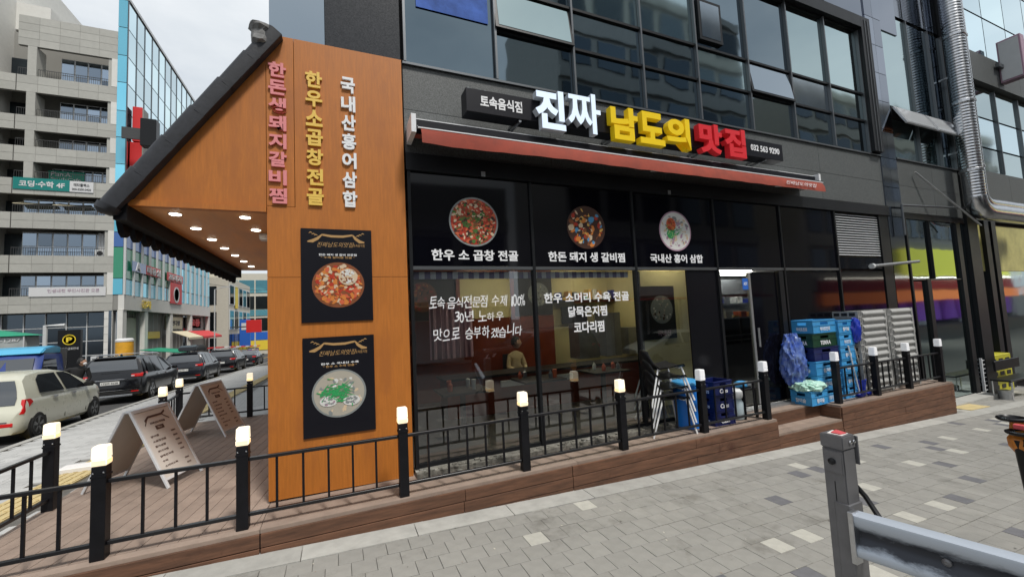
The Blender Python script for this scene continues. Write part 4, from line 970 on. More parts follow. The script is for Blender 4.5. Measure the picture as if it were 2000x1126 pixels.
# ------------------------------------------------------------------ things piled on the deck
def crate(label, x, y, z, mat, L=.45, Wd=.33, H=.20, mark=None, rot=0, group='bottle crates by the door', holes=True, mc='ink_white', sz=1):
    o = thing('crate', label, 'crate', (0, 0, 0), group)
    t = .012; mb = MB()
    mb.box(-L / 2, L / 2, -Wd / 2, Wd / 2, 0, .015)
    mb.box(-L / 2, L / 2, -Wd / 2, -Wd / 2 + t, .015, H * .62); mb.box(-L / 2, L / 2, Wd / 2 - t, Wd / 2, .015, H); mb.box(-L / 2, -L / 2 + t, -Wd / 2 + t, Wd / 2 - t, .015, H * .62); mb.box(L / 2 - t, L / 2, -Wd / 2 + t, Wd / 2 - t, .015, H)
    # hand slots: upper wall split round the opening
    for (a, b_) in ((-L / 2, -L * .17), (L * .17, L / 2)): mb.box(a, b_, -Wd / 2, -Wd / 2 + t, H * .62, H * .82)
    mb.box(-L / 2, L / 2, -Wd / 2, -Wd / 2 + t, H * .82, H)
    for (a, b_) in ((-Wd / 2 + t, -Wd * .2), (Wd * .2, Wd / 2 - t)): mb.box(-L / 2, -L / 2 + t, a, b_, H * .62, H * .82)
    mb.box(-L / 2, -L / 2 + t, -Wd / 2 + t, Wd / 2 - t, H * .82, H)
    mb.build('crate_wall', mat, o, bevel=.002)
    mb = MB()
    for zz in (H - .018, H * .55, .0):
        mb.box(-L / 2 - .008, L / 2 + .008, -Wd / 2 - .008, -Wd / 2 - .0005, zz, zz + .014); mb.box(-L / 2 - .008, -L / 2 - .0005, -Wd / 2, Wd / 2, zz, zz + .014)
    for xx in (-L / 2 - .006, -L * .2, L * .2 - .01, L / 2 - .01): mb.box(xx, xx + .014, -Wd / 2 - .007, -Wd / 2 - .0006, .015, H * .55)
    mb.build('rib', mat, o)
    if mark:
        textY(mark, 'lettering', mc, o, -L * .22 * sz, L * .22 * sz, H * .16, H * .46, -Wd / 2 - .009, .001, .02)
        text(mark, 'lettering', mc, o, (-L / 2 - .009, Wd * .25, H * .16), (0, -Wd * .5, 0), (0, 0, H * .3), .001, .02)
    o.location = (x, y, z); o.rotation_euler = (0, 0, rot)
    return o
hc = .222
CA = [('plastic_blue', '하이트진로'), ('plastic_blue', '참이슬'), ('plastic_blue', '참이슬'), ('plastic_navy', None), ('plastic_green', 'TERRA'), ('plastic_blue', '하이트진로')]
nm = ['lowest', 'second from the bottom', 'third from the bottom', 'fourth from the bottom, dark blue', 'dark green with TERRA lettering', 'topmost light blue']
for k, (mt, mk) in enumerate(CA):
    crate(nm[k] + ' crate in the front stack beside the blue wrapped bag', 7.32 + (.02 if k % 2 else 0), 4.38, k * hc, mt, .62, .34, .215, mk, R(1.5 * (k % 3 - 1)))
for k in range(6):
    crate(['bottom', 'second', 'third', 'fourth', 'fifth', 'top'][k] + ' light blue crate of the rear stack touching the grey trays', 7.88 - (.01 if k % 2 else 0), 4.36, k * (hc - .006), 'plastic_blue', .40, .34, .208, ['하이트진로', '참이슬', '하이트진로', '참이슬', '하이트진로', '참이슬'][k], R(1 * (k % 2)))
crate('single light blue crate at the foot of the bag, carrying mint plastic', 6.98, 4.33, 0, 'plastic_blue', .42, .32, .22, '참이슬')
from mathutils import noise as mnoise
def lump(name, mat, parent, c, rx, ry, rz, seed, n=22, m=12, rough=.12, pinch=0, crumple=0):
    r_ = random.Random(seed); ph = [(r_.uniform(0, 6.3), r_.randint(2, 5), r_.randint(1, 3), r_.uniform(.3, 1)) for _ in range(5)]
    vs = []
    for j in range(m + 1):
        v = j / m; la = PI * (v - .5)
        for i in range(n):
            a = 2 * PI * i / n; d = 1 + rough * sum(w * math.sin(p + q * a + s * la * 2) for p, q, s, w in ph) / 3
            cr_ = max(math.cos(la), .0) ** .6; d *= 1 - pinch * max(0, v - .4)
            p = Vector((rx * cr_ * d * math.cos(a), ry * cr_ * d * math.sin(a), rz * math.sin(la) * (1 + (d - 1) * .3)))
            if crumple:
                q = Vector((p.x * 13 + seed, p.y * 13, p.z * 5)); f_ = 1 - 2 * abs(mnoise.noise(q)); g_ = 1 - 2 * abs(mnoise.noise(q * 2.3)); p *= 1 + crumple * (f_ * .7 + g_ * .45 - .5); p.z += crumple * .05 * mnoise.noise(q * 1.3) * rz / .4
            vs.append((c[0] + p.x, c[1] + p.y, c[2] + p.z))
    mb = MB(); mb.add(vs, [(j * n + i, j * n + (i + 1) % n, (j + 1) * n + (i + 1) % n, (j + 1) * n + i) for j in range(m) for i in range(n)])
    return mb.build(name, mat, parent, smooth=25 if crumple else 'all')
o = lump('plastic_bag', 'bag_mint', None, (6.96, 4.33, .275), .26, .20, .085, 3, 70, 26, .10, 0, .30); meta(o, 'crumpled pale mint plastic bag spread on the single blue crate', 'bag')
o = lump('plastic_bag', 'bag_blue', None, (6.84, 4.44, .72), .22, .16, .40, 6, 80, 60, .08, .50, .24); meta(o, 'tall translucent blue plastic bag stuffed and tied, standing on the mint one', 'bag')
# rubber gloves / rag hanging on the crates
o = lump('blue_rag', 'plastic_deep', None, (8.13, 4.17, 1.10), .10, .06, .18, 8, 40, 30, .25, -.3, .3); meta(o, 'deep blue rag hanging at the edge of the tray stack', 'rag')
def pole(label, a, b_, mat='wood_pole', head=None):
    o = thing('mop', label, 'mop', a); MB().tube([a, b_], .011, 8).build('handle', mat, o)
    lump('mop_head', head or 'plastic_deep', o, (a[0], a[1], a[2] + .04), .09, .05, .045, 4, 14, 8, .2)
pole('mop with pale wooden handle leaning on the crates', (8.28, 4.17, .0), (8.10, 4.24, 1.02)); pole('white-handled mop leaning beside the blue rag', (8.02, 4.15, 0), (7.86, 4.17, .86), 'plastic_white')
o = thing('bucket', 'blue bucket standing behind the right railing', 'bucket', (8.12, 4.24, 0)); MB().lathe([(.0, .003), (.10, .003), (.13, .26), (.137, .262), (.137, .275), (.122, .275), (.095, .02), (0, .018)], (8.12, 4.24, 0), 20).build('bucket_wall', 'plastic_deep', o, smooth=30)
# stacks of grey plastic trays
def tray_proto():
    o = thing('plastic_tray', 'grey', 'tray', (0, 0, 0)); L, Wd, H = .86, .38, .115; mb = MB()
    n_ = 10; prof = []
    for i in range(n_ + 1):
        a = PI * i / n_; prof.append((-Wd / 2 - .028 * math.sin(a), .012 + (H - .024) * i / n_))
    prof = [(-Wd / 2 + .03, .0), (-Wd / 2, .0)] + prof + [(-Wd / 2, H), (-Wd / 2 + .03, H)]
    mb.prism(prof, -L / 2 + .14, L / 2 - .05, 'X').build('front_wall', 'tray_grey', o, smooth=40)
    MB().box(-L / 2 + .1, L / 2, -Wd / 2 + .031, Wd / 2, .0, H - .01).build('tray_body', 'tray_grey', o)
    for x in (-L / 2, -L / 2 + .045, -L / 2 + .09): MB().box(x, x + .016, -Wd / 2 - .018, -Wd / 2 + .02, .0, H).build('end_post', 'tray_grey', o)
    MB().box(L / 2 - .049, L / 2, -Wd / 2 - .02, -Wd / 2 + .03, 0, H).build('end_post', 'tray_grey', o)
    mb = MB(); mb.box(-L / 2, -L / 2 + .10, -Wd / 2 - .016, -Wd / 2 + .02, .0, .02); mb.build('slot_rail', 'tray_grey', o)
    MB().box(-L / 2 + .018, -L / 2 + .09, -Wd / 2 + .01, -Wd / 2 + .02, .02, H).build('slot_back', 'int_dark', o)
    MB().box(-L / 2, -L / 2 + .02, -Wd / 2 + .02, Wd / 2, 0, H - .004).build('end_wall', 'tray_grey', o)
    for yy in (-.12, 0, .12): MB().box(-L / 2 - .003, -L / 2 - .001, yy - .045, yy + .045, .03, H - .03).build('hand_slot', 'int_dark', o)
    return o
tp = tray_proto(); nth = ['bottom', 'second', 'third', 'fourth', 'fifth', 'sixth', 'seventh', 'eighth', 'ninth', 'tenth', 'eleventh', 'top']
first = True
for (x, y, n_, wh) in ((8.62, 4.36, 12, 'left stack beside the blue crates'), (9.62, 4.40, 12, 'right stack farther along the railing')):
    for k in range(n_):
        if first: t_ = tp; first = False
        else: t_ = copy_tree(tp)
        t_.location = (x + random.uniform(-.006, .006), y + random.uniform(-.006, .006), k * .1195); t_['label'] = '%s grey slatted plastic tray in the %s' % (nth[k] if n_ == 12 else nth[k], wh); t_['group'] = 'grey plastic trays stacked behind the railing'
# stacked chairs
def chair_proto():
    o = thing('stacking_chair', 'c', 'chair', (0, 0, 0))
    # seat shell: faces +X, back towards -X
    prof = [(.22, .43), (.20, .455), (0, .44), (-.14, .445), (-.19, .49), (-.225, .57), (-.25, .68), (-.245, .71)]
    vs = []; n_ = 9
    for (x, z) in prof:
        for i in range(n_):
            u = -1 + 2 * i / (n_ - 1); w = .22 if z < .5 else .22 - (z - .5) * .5
            vs.append((x + (.03 * u * u if z > .5 else 0), u * w, z + (.025 * abs(u) ** 3 if z < .5 else -.03 * u * u)))
    k = len(vs); vs += [(p[0] - .012, p[1], p[2] - .014) for p in vs]; P = len(prof)
    fs = [(j * n_ + i, j * n_ + i + 1, (j + 1) * n_ + i + 1, (j + 1) * n_ + i) for j in range(P - 1) for i in range(n_ - 1)]; fs += [tuple(k + q for q in f)[::-1] for f in fs]
    fs += [(j * n_, (j + 1) * n_, k + (j + 1) * n_, k + j * n_) for j in range(P - 1)] + [(j * n_ + n_ - 1, k + j * n_ + n_ - 1, k + (j + 1) * n_ + n_ - 1, (j + 1) * n_ + n_ - 1) for j in range(P - 1)] + [(i, i + k, i + 1 + k, i + 1) for i in range(n_ - 1)] + [((P - 1) * n_ + i, (P - 1) * n_ + i + 1, k + (P - 1) * n_ + i + 1, k + (P - 1) * n_ + i) for i in range(n_ - 1)]
    mb = MB(); mb.add(vs, fs); mb.build('seat_shell', 'plastic_black', o, smooth=60)
    for sy in (-1, 1):
        MB().tube([(.18, sy * .18, .44), (.27, sy * .23, .0)], .012, 8).build('leg', 'steel_leg', o); MB().tube([(-.15, sy * .19, .46), (-.34, sy * .25, .0)], .011, 8).build('leg', 'steel_leg', o)
    MB().tube([(.16, -.17, .425), (.16, .17, .425)], .011, 6).build('seat_frame', 'steel_leg', o); MB().tube([(-.12, -.17, .43), (-.12, .17, .43)], .011, 6).build('seat_frame', 'steel_leg', o)
    return o
cp = chair_proto()
for k, lab in enumerate(('lowest', 'second', 'third', 'topmost')):
    c = cp if k == 0 else copy_tree(cp)
    c.location = (4.02, 4.34, .0 + .135 * k); c.rotation_euler = (0, R(-1.5 * k), R(-14)); c['label'] = lab + ' black plastic chair with metal legs in the stack by the window'; c['group'] = 'stacked black chairs'
o = thing('tote_bin', 'bright blue plastic bin with lid behind the stacked chairs', 'bin', (4.38, 4.42, 0))
MB().lathe([(.0, .004), (.165, .004), (.185, .55), (.195, .56), (.195, .58), (0, .58)], (4.42, 4.36, 0), 28).build('bin_wall', 'plastic_bin', o, smooth=30); MB().lathe([(.0, .645), (.10, .642), (.19, .615), (.20, .60), (.20, .582), (0, .581)], (4.42, 4.36, 0), 28).build('lid', 'plastic_blue', o, smooth=35)
for k in range(3): crate(['lowest', 'middle', 'upper'][k] + ' navy Cass beer crate of the small stack at the railing', 4.86, 4.30, k * .20, 'plastic_navy', .36, .30, .195, 'Cass', R(2 * k - 2), 'navy beer crates at the railing')
o = thing('jerry_can', 'white translucent water can beside the navy crates', 'can', (5.2, 4.25, 0)); MB().lathe([(0, .004), (.085, .004), (.095, .02), (.095, .24), (.075, .27), (.075, .30), (0, .30)], (5.24, 4.27, 0), 18).build('can_body', 'plastic_clear', o, smooth=35); MB().lathe([(0, .302), (.085, .302), (.095, .33), (.095, .40), (.06, .43), (0, .43)], (5.24, 4.27, 0), 18).build('can_top', 'plastic_white', o, smooth=35)
o = thing('stool', 'small black stool holding a white and blue bag', 'stool', (5.42, 4.3, 0)); MB().box(5.28, 5.58, 4.17, 4.43, .40, .43).build('seat', 'plastic_black', o, bevel=.008)
for (x, y) in ((5.29, 4.18), (5.54, 4.18), (5.29, 4.39), (5.54, 4.39)): box('leg', 'plastic_black', o, x, x + .03, y, y + .03, 0, .40)
meta(lump('plastic_bag', 'plastic_blue', None, (5.38, 4.28, .475), .10, .08, .05, 14, 16, 8, .2), 'little blue bag lying on the black stool', 'bag')
meta(lump('plastic_bag', 'plastic_white', None, (5.51, 4.28, .465), .05, .06, .04, 15, 16, 8, .2), 'little white bag lying on the right of the black stool', 'bag')

# ------------------------------------------------------------------ barrier post with beam, scooter, next-door furniture
B = thing('barrier_post', 'grey square steel barrier post with red tape on its cap and a galvanised beam', 'barrier', (2.65, 1.5, -.3))
px0, py0, w = 2.60, 1.46, .112; zt = .84
MB().box(px0, px0 + w, py0, py0 + w, gz(2.6, 1), zt - .075).build('post', 'post_grey', B, bevel=.006, seg=2)
MB().box(px0 - .004, px0 + w + .004, py0 - .004, py0 + w + .004, zt - .075, zt).build('cap', 'post_grey', B, bevel=.005, seg=2)
MB().box(px0 - .012, px0 - .0005, py0 + .004, py0 + w - .012, zt - .21, zt - .085).build('plate', 'post_grey', B, bevel=.004, seg=2)
MB().lathe([(.018, px0 - .0125), (.018, px0 - .022), (.008, px0 - .026), (.0, px0 - .024)], (0, py0 + .055, zt - .145), 14, 'X').build('bolt', 'frame_dark', B, smooth=30)
box('lock_tab', 'post_grey', B, px0 + w + .009, px0 + w + .018, py0 - .012, py0 + .05, zt - .17, zt - .01, bevel=.002)
for k, xx in enumerate((px0 + .06, px0 + .095)): MB().lathe([(.010, py0 - .009), (.009, py0 - .014), (.0, py0 - .016)], (xx, 0, zt - .035), 10, 'Y').build('rivet', 'chrome', B, smooth=True)
mb = MB(); mb.add([(px0 + .02, py0 + .01, zt + .0025), (px0 + .1, py0 + .02, zt + .0025), (px0 + .095, py0 + .10, zt + .003), (px0 + .015, py0 + .085, zt + .0025)], [(0, 1, 2, 3)]); mb.add([(px0 + .02, py0 + .01, zt + .0005), (px0 + .1, py0 + .02, zt + .0005), (px0 + .095, py0 + .10, zt + .0005), (px0 + .015, py0 + .085, zt + .0005)], [(3, 2, 1, 0)]); mb.build('paper', 'paper_white', B, clean=False)
MB().hexa([(px0 + .03, py0 + .022, zt + .004), (px0 + .085, py0 + .02, zt + .004), (px0 + .088, py0 + .075, zt + .004), (px0 + .028, py0 + .07, zt + .004)], [(px0 + .03, py0 + .022, zt + .009), (px0 + .085, py0 + .02, zt + .008), (px0 + .088, py0 + .075, zt + .013), (px0 + .028, py0 + .07, zt + .009)]).build('tape', 'tape_red', B)
box('sleeve', 'post_grey', B, px0 - .006, px0 + w + .006, py0 - .008, py0 + .07, .02, .47, bevel=.004)
box('weld_seam', 'frame_dark', B, px0 - .0015, px0 + .001, py0 + .056, py0 + .060, .47, zt - .26)
# W-profile beam running towards the viewer, tilted slightly
zc = .325
prof = [(-.030, -.115), (-.044, -.105), (-.048, -.085), (-.040, -.055), (-.012, -.030), (-.006, 0), (-.012, .030), (-.040, .055), (-.048, .085), (-.044, .108), (-.010, .118), (.022, .118), (.022, .112), (-.010, .112), (-.036, .100), (-.040, .085), (-.033, .058), (-.004, .033), (.002, 0), (-.004, -.033), (-.033, -.058), (-.040, -.085), (-.036, -.10), (-.026, -.108)]
pts0 = [(px0 + .01 + a, py0 - .012, zc + b_) for a, b_ in prof]; pts1 = [(px0 + .01 + a * .97 + 3.0 * .25, py0 - 3.0 * .97, zc + b_) for a, b_ in prof]; n_ = len(prof)
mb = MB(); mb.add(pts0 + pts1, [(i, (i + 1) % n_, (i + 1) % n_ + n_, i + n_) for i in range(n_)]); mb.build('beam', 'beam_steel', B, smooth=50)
box('beam_flange', 'galvanised', B, px0 - .040, px0 + .02, py0 - .035, py0 - .009, zc - .15, zc + .125, bevel=.003)
MB().lathe([(.018, px0 + .085), (.018, px0 + .073), (.008, px0 + .067), (0, px0 + .069)], (0, 1.10, zc), 12, 'X').build('bolt', 'post_grey', B, smooth=30)
MB().tube([(px0 + .115, py0 + .03, .56), (px0 + .145, py0 - .01, .49), (px0 + .10, py0 - .10, .40), (px0 + .07, py0 - .28, .22), (px0 + .08, py0 - .6, .12), (px0 + .1, py0 - .9, .02)], .014, 8).build('cable', 'plastic_black', B, smooth=True)
o = thing('kick_scooter', 'orange and black scooter handlebar and stem at the right edge of the picture', 'scooter', (4.72, 1.40, -.38))
MB().tube([(4.74, 1.39, -.30), (4.68, 1.40, .1), (4.62, 1.41, .52)], .030, 12).build('stem', 'plastic_black', o, smooth=True)
MB().lathe([(.0, .40), (.035, .41), (.065, .46), (.07, .52), (.05, .55), (0, .55)], (4.66, 1.41, 0), 9).build('lamp_housing', 'scooter_orange', o, bevel=.006)
for (x, y, z) in ((4.60, 1.38, .565), (4.70, 1.45, .64)):
    MB().lathe([(.075, 0), (.085, .008), (.085, .02), (.07, .028), (.06, .018), (.055, .006), (0, .004)], (x, y, z), 20).build('gauge_ring', 'plastic_black', o, smooth=50)
MB().tube([(4.60, 1.41, .60), (4.9, 1.22, .66), (5.05, 1.14, .66)], .016, 8).build('handlebar', 'plastic_black', o, smooth=True); MB().lathe([(.05, 0), (.04, .09)], (4.68, 1.42, .555), 7).build('display_block', 'scooter_orange', o, bevel=.004)
MB().box(4.60, 4.64, 1.33, 1.40, .47, .53).build('badge', 'plastic_black', o, bevel=.008); MB().box(4.59, 4.63, 1.36, 1.42, .60, .635).build('badge', 'tape_red', o, bevel=.004); MB().tube([(4.63, 1.36, .42), (4.64, 1.35, .37), (4.66, 1.36, .35)], .015, 8).build('clamp', 'frame_dark', o, smooth=True)
MB().box(5.0, 5.2, .75, 1.37, -.33, -.29).build('foot_board', 'plastic_black', o, bevel=.01); MB().lathe([(.04, -.025), (.09, -.02), (.10, 0), (.09, .02), (.04, .025)], (5.2, 1.45, -.29), 20, 'X').build('wheel', 'tyre', o, smooth=40)
o = thing('bench', 'black and chrome folding bench in front of the yellow crates next door', 'bench', (13.7, 4.2, -.7))
zb = -.72; MB().box(13.1, 14.6, 3.98, 4.3, -.28, -.24).build('seat', 'plastic_black', o, bevel=.01); MB().box(13.55, 14.8, 4.33, 4.37, -.12, .10).build('backrest', 'plastic_black', o, bevel=.01)
for x in (13.15, 14.1): MB().tube([(x, 4.28, zb), (x, 4.28, -.26), (x, 4.0, -.25), (x, 4.0, zb)], .014, 8).build('leg', 'chrome', o, smooth=True)
for k in range(3):
    o = thing('yellow_crate', ['lower', 'middle', 'top'][k] + ' yellow box of the pile behind the bench at the far right', 'crate', (14.3, 4.7, -.7), 'yellow boxes next door')
    box('crate_wall', 'bench_yellow', o, 13.95, 15.1, 4.55, 5.0, zb + .30 * k, zb + .30 * k + .28, bevel=.01)
    for kk in range(3): box('hand_slot', 'int_dark', o, 14.1 + kk * .35, 14.3 + kk * .35, 4.542, 4.549, zb + .3 * k + .1, zb + .3 * k + .19)
o = thing('white_shelf', 'white wire shelf beside the yellow boxes', 'shelf', (13.6, 4.6, zb))
for x in (13.45, 13.85): box('post', 'white_metal', o, x, x + .04, 4.5, 4.54, zb, .16)
for k in range(9): box('wire', 'white_metal', o, 13.49, 13.85, 4.51, 4.525, zb + .06 + k * .095, zb + .075 + k * .095)
o = thing('bucket', 'small grey paint bucket under the bench', 'bucket', (13.3, 4.2, zb)); MB().lathe([(0, 0), (.10, 0), (.11, .24), (0, .24)], (13.3, 4.15, zb), 16).build('bucket_wall', 'aluminium', o, smooth=30)

# ducts
def duct(label, x, y, r, top, zb_, bend, corr=True):
    o = thing('exhaust_duct', label, 'duct', (x, y, zb_)); pts = []; rs = []
    z = top; k = 0
    while z > zb_:
        pts.append((x, y, z)); rs.append(r * (1.0 if k % 2 else .955)); z -= .034; k += 1
    MB().tube(pts, rs, 20).build('spiral_pipe', 'duct_metal', o, smooth=20)
    for zz in [zb_ + .6 + 1.6 * q for q in range(5)]: MB().lathe([(r + .003, zz), (r + .012, zz + .01), (r + .012, zz + .06), (r + .003, zz + .07)], (x, y, 0), 20).build('clamp_ring', 'galvanised', o)
    el = [(x, y, zb_ + .02)]
    for a in (0, 22, 45, 68, 90): el.append((x + bend * (1 - math.cos(R(a))), y - .0, zb_ - bend * math.sin(R(a)) * .62))
    el += [(x + bend + .5, y, el[-1][2]), (x + bend + 2.6, y, el[-1][2])]
    rr2 = [r * 1.02] * len(el); MB().tube(el, rr2, 16).build('elbow', 'duct_metal', o, smooth=30)
    for q in el[1:6]: pass
    for zz in (4.9, 6.7): box('wall_bracket', 'galvanised', o, x - .02, x + .02, y + r, YG, zz, zz + .04)
duct('thick front silver spiral duct on the corner column', 13.30, 4.22, .185, 10.5, 3.78, .45)
duct('thinner silver spiral duct behind the thick one', 13.86, 4.30, .12, 10.5, 3.95, .35)
o = thing('wall_pipe', 'thin dark pipe running down and across beside the cladding column', 'pipe', (10.7, 4.4, 3)); MB().tube([(10.7, 4.44, 2.9), (10.7, 4.44, 3.52), (13.4, 4.44, 3.62)], .022, 8).build('pipe', 'frame_edge', o, smooth=30)
o = thing('awning_crank', 'pale slanting pole on the granite beside the ducts', 'pole', (11.6, 4.4, 4.3)); MB().tube([(11.55, 4.50, 4.32), (12.2, 4.3, 3.75), (13.35, 4.2, 3.16)], .018, 8).build('rod', 'aluminium', o, smooth=True)
o = thing('flag_tube', 'short grey horizontal tube sticking out above the tray stacks', 'pipe', (9.6, 4.5, 2.27)); MB().tube([(9.55, 4.50, 2.26), (11.0, 4.40, 2.35)], .030, 10).build('tube', 'aluminium', o, smooth=True); MB().tube([(9.50, 4.50, 2.257), (9.56, 4.50, 2.26)], .05, 10).build('collar', 'plastic_white', o)

# ------------------------------------------------------------------ next-door building at the right
NB = thing('neighbour_building', 'second dark building at the right edge with silvery windows and a yellow lit shop', 'building', (18, 5, 0)); YN = 4.75
box('core_wall', 'int_dark', NB, 14.12, 40, YN + .2, 16, -1.2, 22)
for i in range(14):
    x = 14.15 + i * 1.5
    for (z0, z1, mt) in ((5.6, 6.4, 'far_glass_sky'), (6.45, 7.3, 'tower_glass_light'), (4.9, 5.55, 'tower_glass_light'), (8.2, 9.5, 'far_glass_sky'), (9.55, 10.9, 'far_glass_sky'), (10.95, 12.4, 'tower_glass_grey')): box('pane', mt, NB, x + .02, x + 1.48, YN + .1, YN + .13, z0, z1)
    box('mullion', 'frame_edge', NB, x - .02, x + .018, YN + .05, YN + .14, 4.9, 7.3)
    box('cladding_panel', 'granite', NB, x + .004, x + 1.496, YN, YN + .15, 3.5, 4.85); box('cladding_panel', 'granite', NB, x + .004, x + 1.496, YN - .04, YN + .15, 7.35, 8.15)
for (a, b_) in ((14.2, 15.2), (15.85, 19.5)): box('pane', 'tower_glass_light', NB, a, b_, YN + .1, YN + .13, -.6, 2.2); box('shop_banner', 'shop_tint', NB, a, b_, YN + .06, YN + .09, 2.2, 3.4)
for x in (14.15, 15.2, 15.6): box('pillar', 'frame_dark', NB, x, x + .24, YN - .02, YN + .2, -1, 3.49)
textY("지음", 'lettering', 'letter_plain', NB, 14.65, 15.6, 3.85, 4.45, YN - .002, .05, .02)
o = thing('blade_sign', 'large pale boxy projecting sign high on the right-hand building', 'sign', (15.5, 4.6, 7.6))
box('sign_box', 'f_mauve', o, 17.3, 17.55, 4.25, 4.70, 7.5, 8.7, bevel=.01); box('sign_face', 'white_metal', o, 17.285, 17.298, 4.29, 4.66, 7.55, 8.65); box('bracket', 'frame_edge', o, 17.0, 17.28, 4.6, 4.68, 7.9, 8.0)

# ------------------------------------------------------------------ opposite side of the side street (seen mirrored in the glass)
def opp(label, x0, x1, h, mat, seed, shop):
    o = thing('street_building', label, 'building', ((x0 + x1) / 2, -12, 0)); r_ = random.Random(seed)
    g = gz(x0, 0) - .4
    box('wall', mat, o, x0, x1, -20, -12.2, g - 1, h)
    n_ = max(2, int((x1 - x0) / 2.6)); w = (x1 - x0) / n_
    z = 4.2
    while z < h - 2:
        for i in range(n_): box('window', 'far_glass', o, x0 + i * w + .3, x0 + (i + 1) * w - .3, -12.2, -12.12, z, z + 1.9)
        box('spandrel', mat, o, x0 + .02, x1 - .02, -12.2, -12.0, z + 2.2, z + 2.9); z += 3.4
    for i in range(n_): box('shop_window', 'int_white' if i % 3 == 0 else 'far_glass', o, x0 + i * w + .15, x0 + (i + 1) * w - .15, -12.2, -12.1, g, 2.4)
    box('shop_banner', shop[0], o, x0 + .1, x1 - .1, -12.2, -11.95, 2.6, 3.7); box('shop_awning', shop[1], o, x0 + .1, x1 - .1, -12.1, -11.2, 2.3, 2.42)
    return o
opp('pale four storey building across the side street, mirrored in the shop windows', -6, 9, 9, 'concrete_light', 1, ('banner_white', 'canvas_cream'))
opp('tall pale office building across the side street, mirrored in the upper glass', 13, 30, 24, 'concrete_light', 2, ('concrete_light', 'canvas_red'))
ob = opp('tall beige building with orange awning and violet lit window across the side street', 36, 75, 21, 'plaster_beige', 3, ('concrete_light', 'sign_orange'))
for i in range(12): box('display_case', 'purple_light', ob, 39 + i * 2.9, 40.6 + i * 2.9, -11.9, -11.7, -.6, 1.3)
for i in range(60): box('bulb', 'bulb', ob, 37 + i * .62, 37.1 + i * .62, -11.62, -11.52, 3.5, 3.6)
box('orange_band', 'lit_orange', ob, 36.2, 74.8, -11.6, -11.2, 1.3, 2.28); box('maroon_band', 'canvas_red', ob, 36.2, 74.8, -11.9, -11.65, 2.3, 3.4); box('yellow_band', 'lit_yellow', ob, 49, 74.8, -11.9, -11.7, 3.75, 6.4)

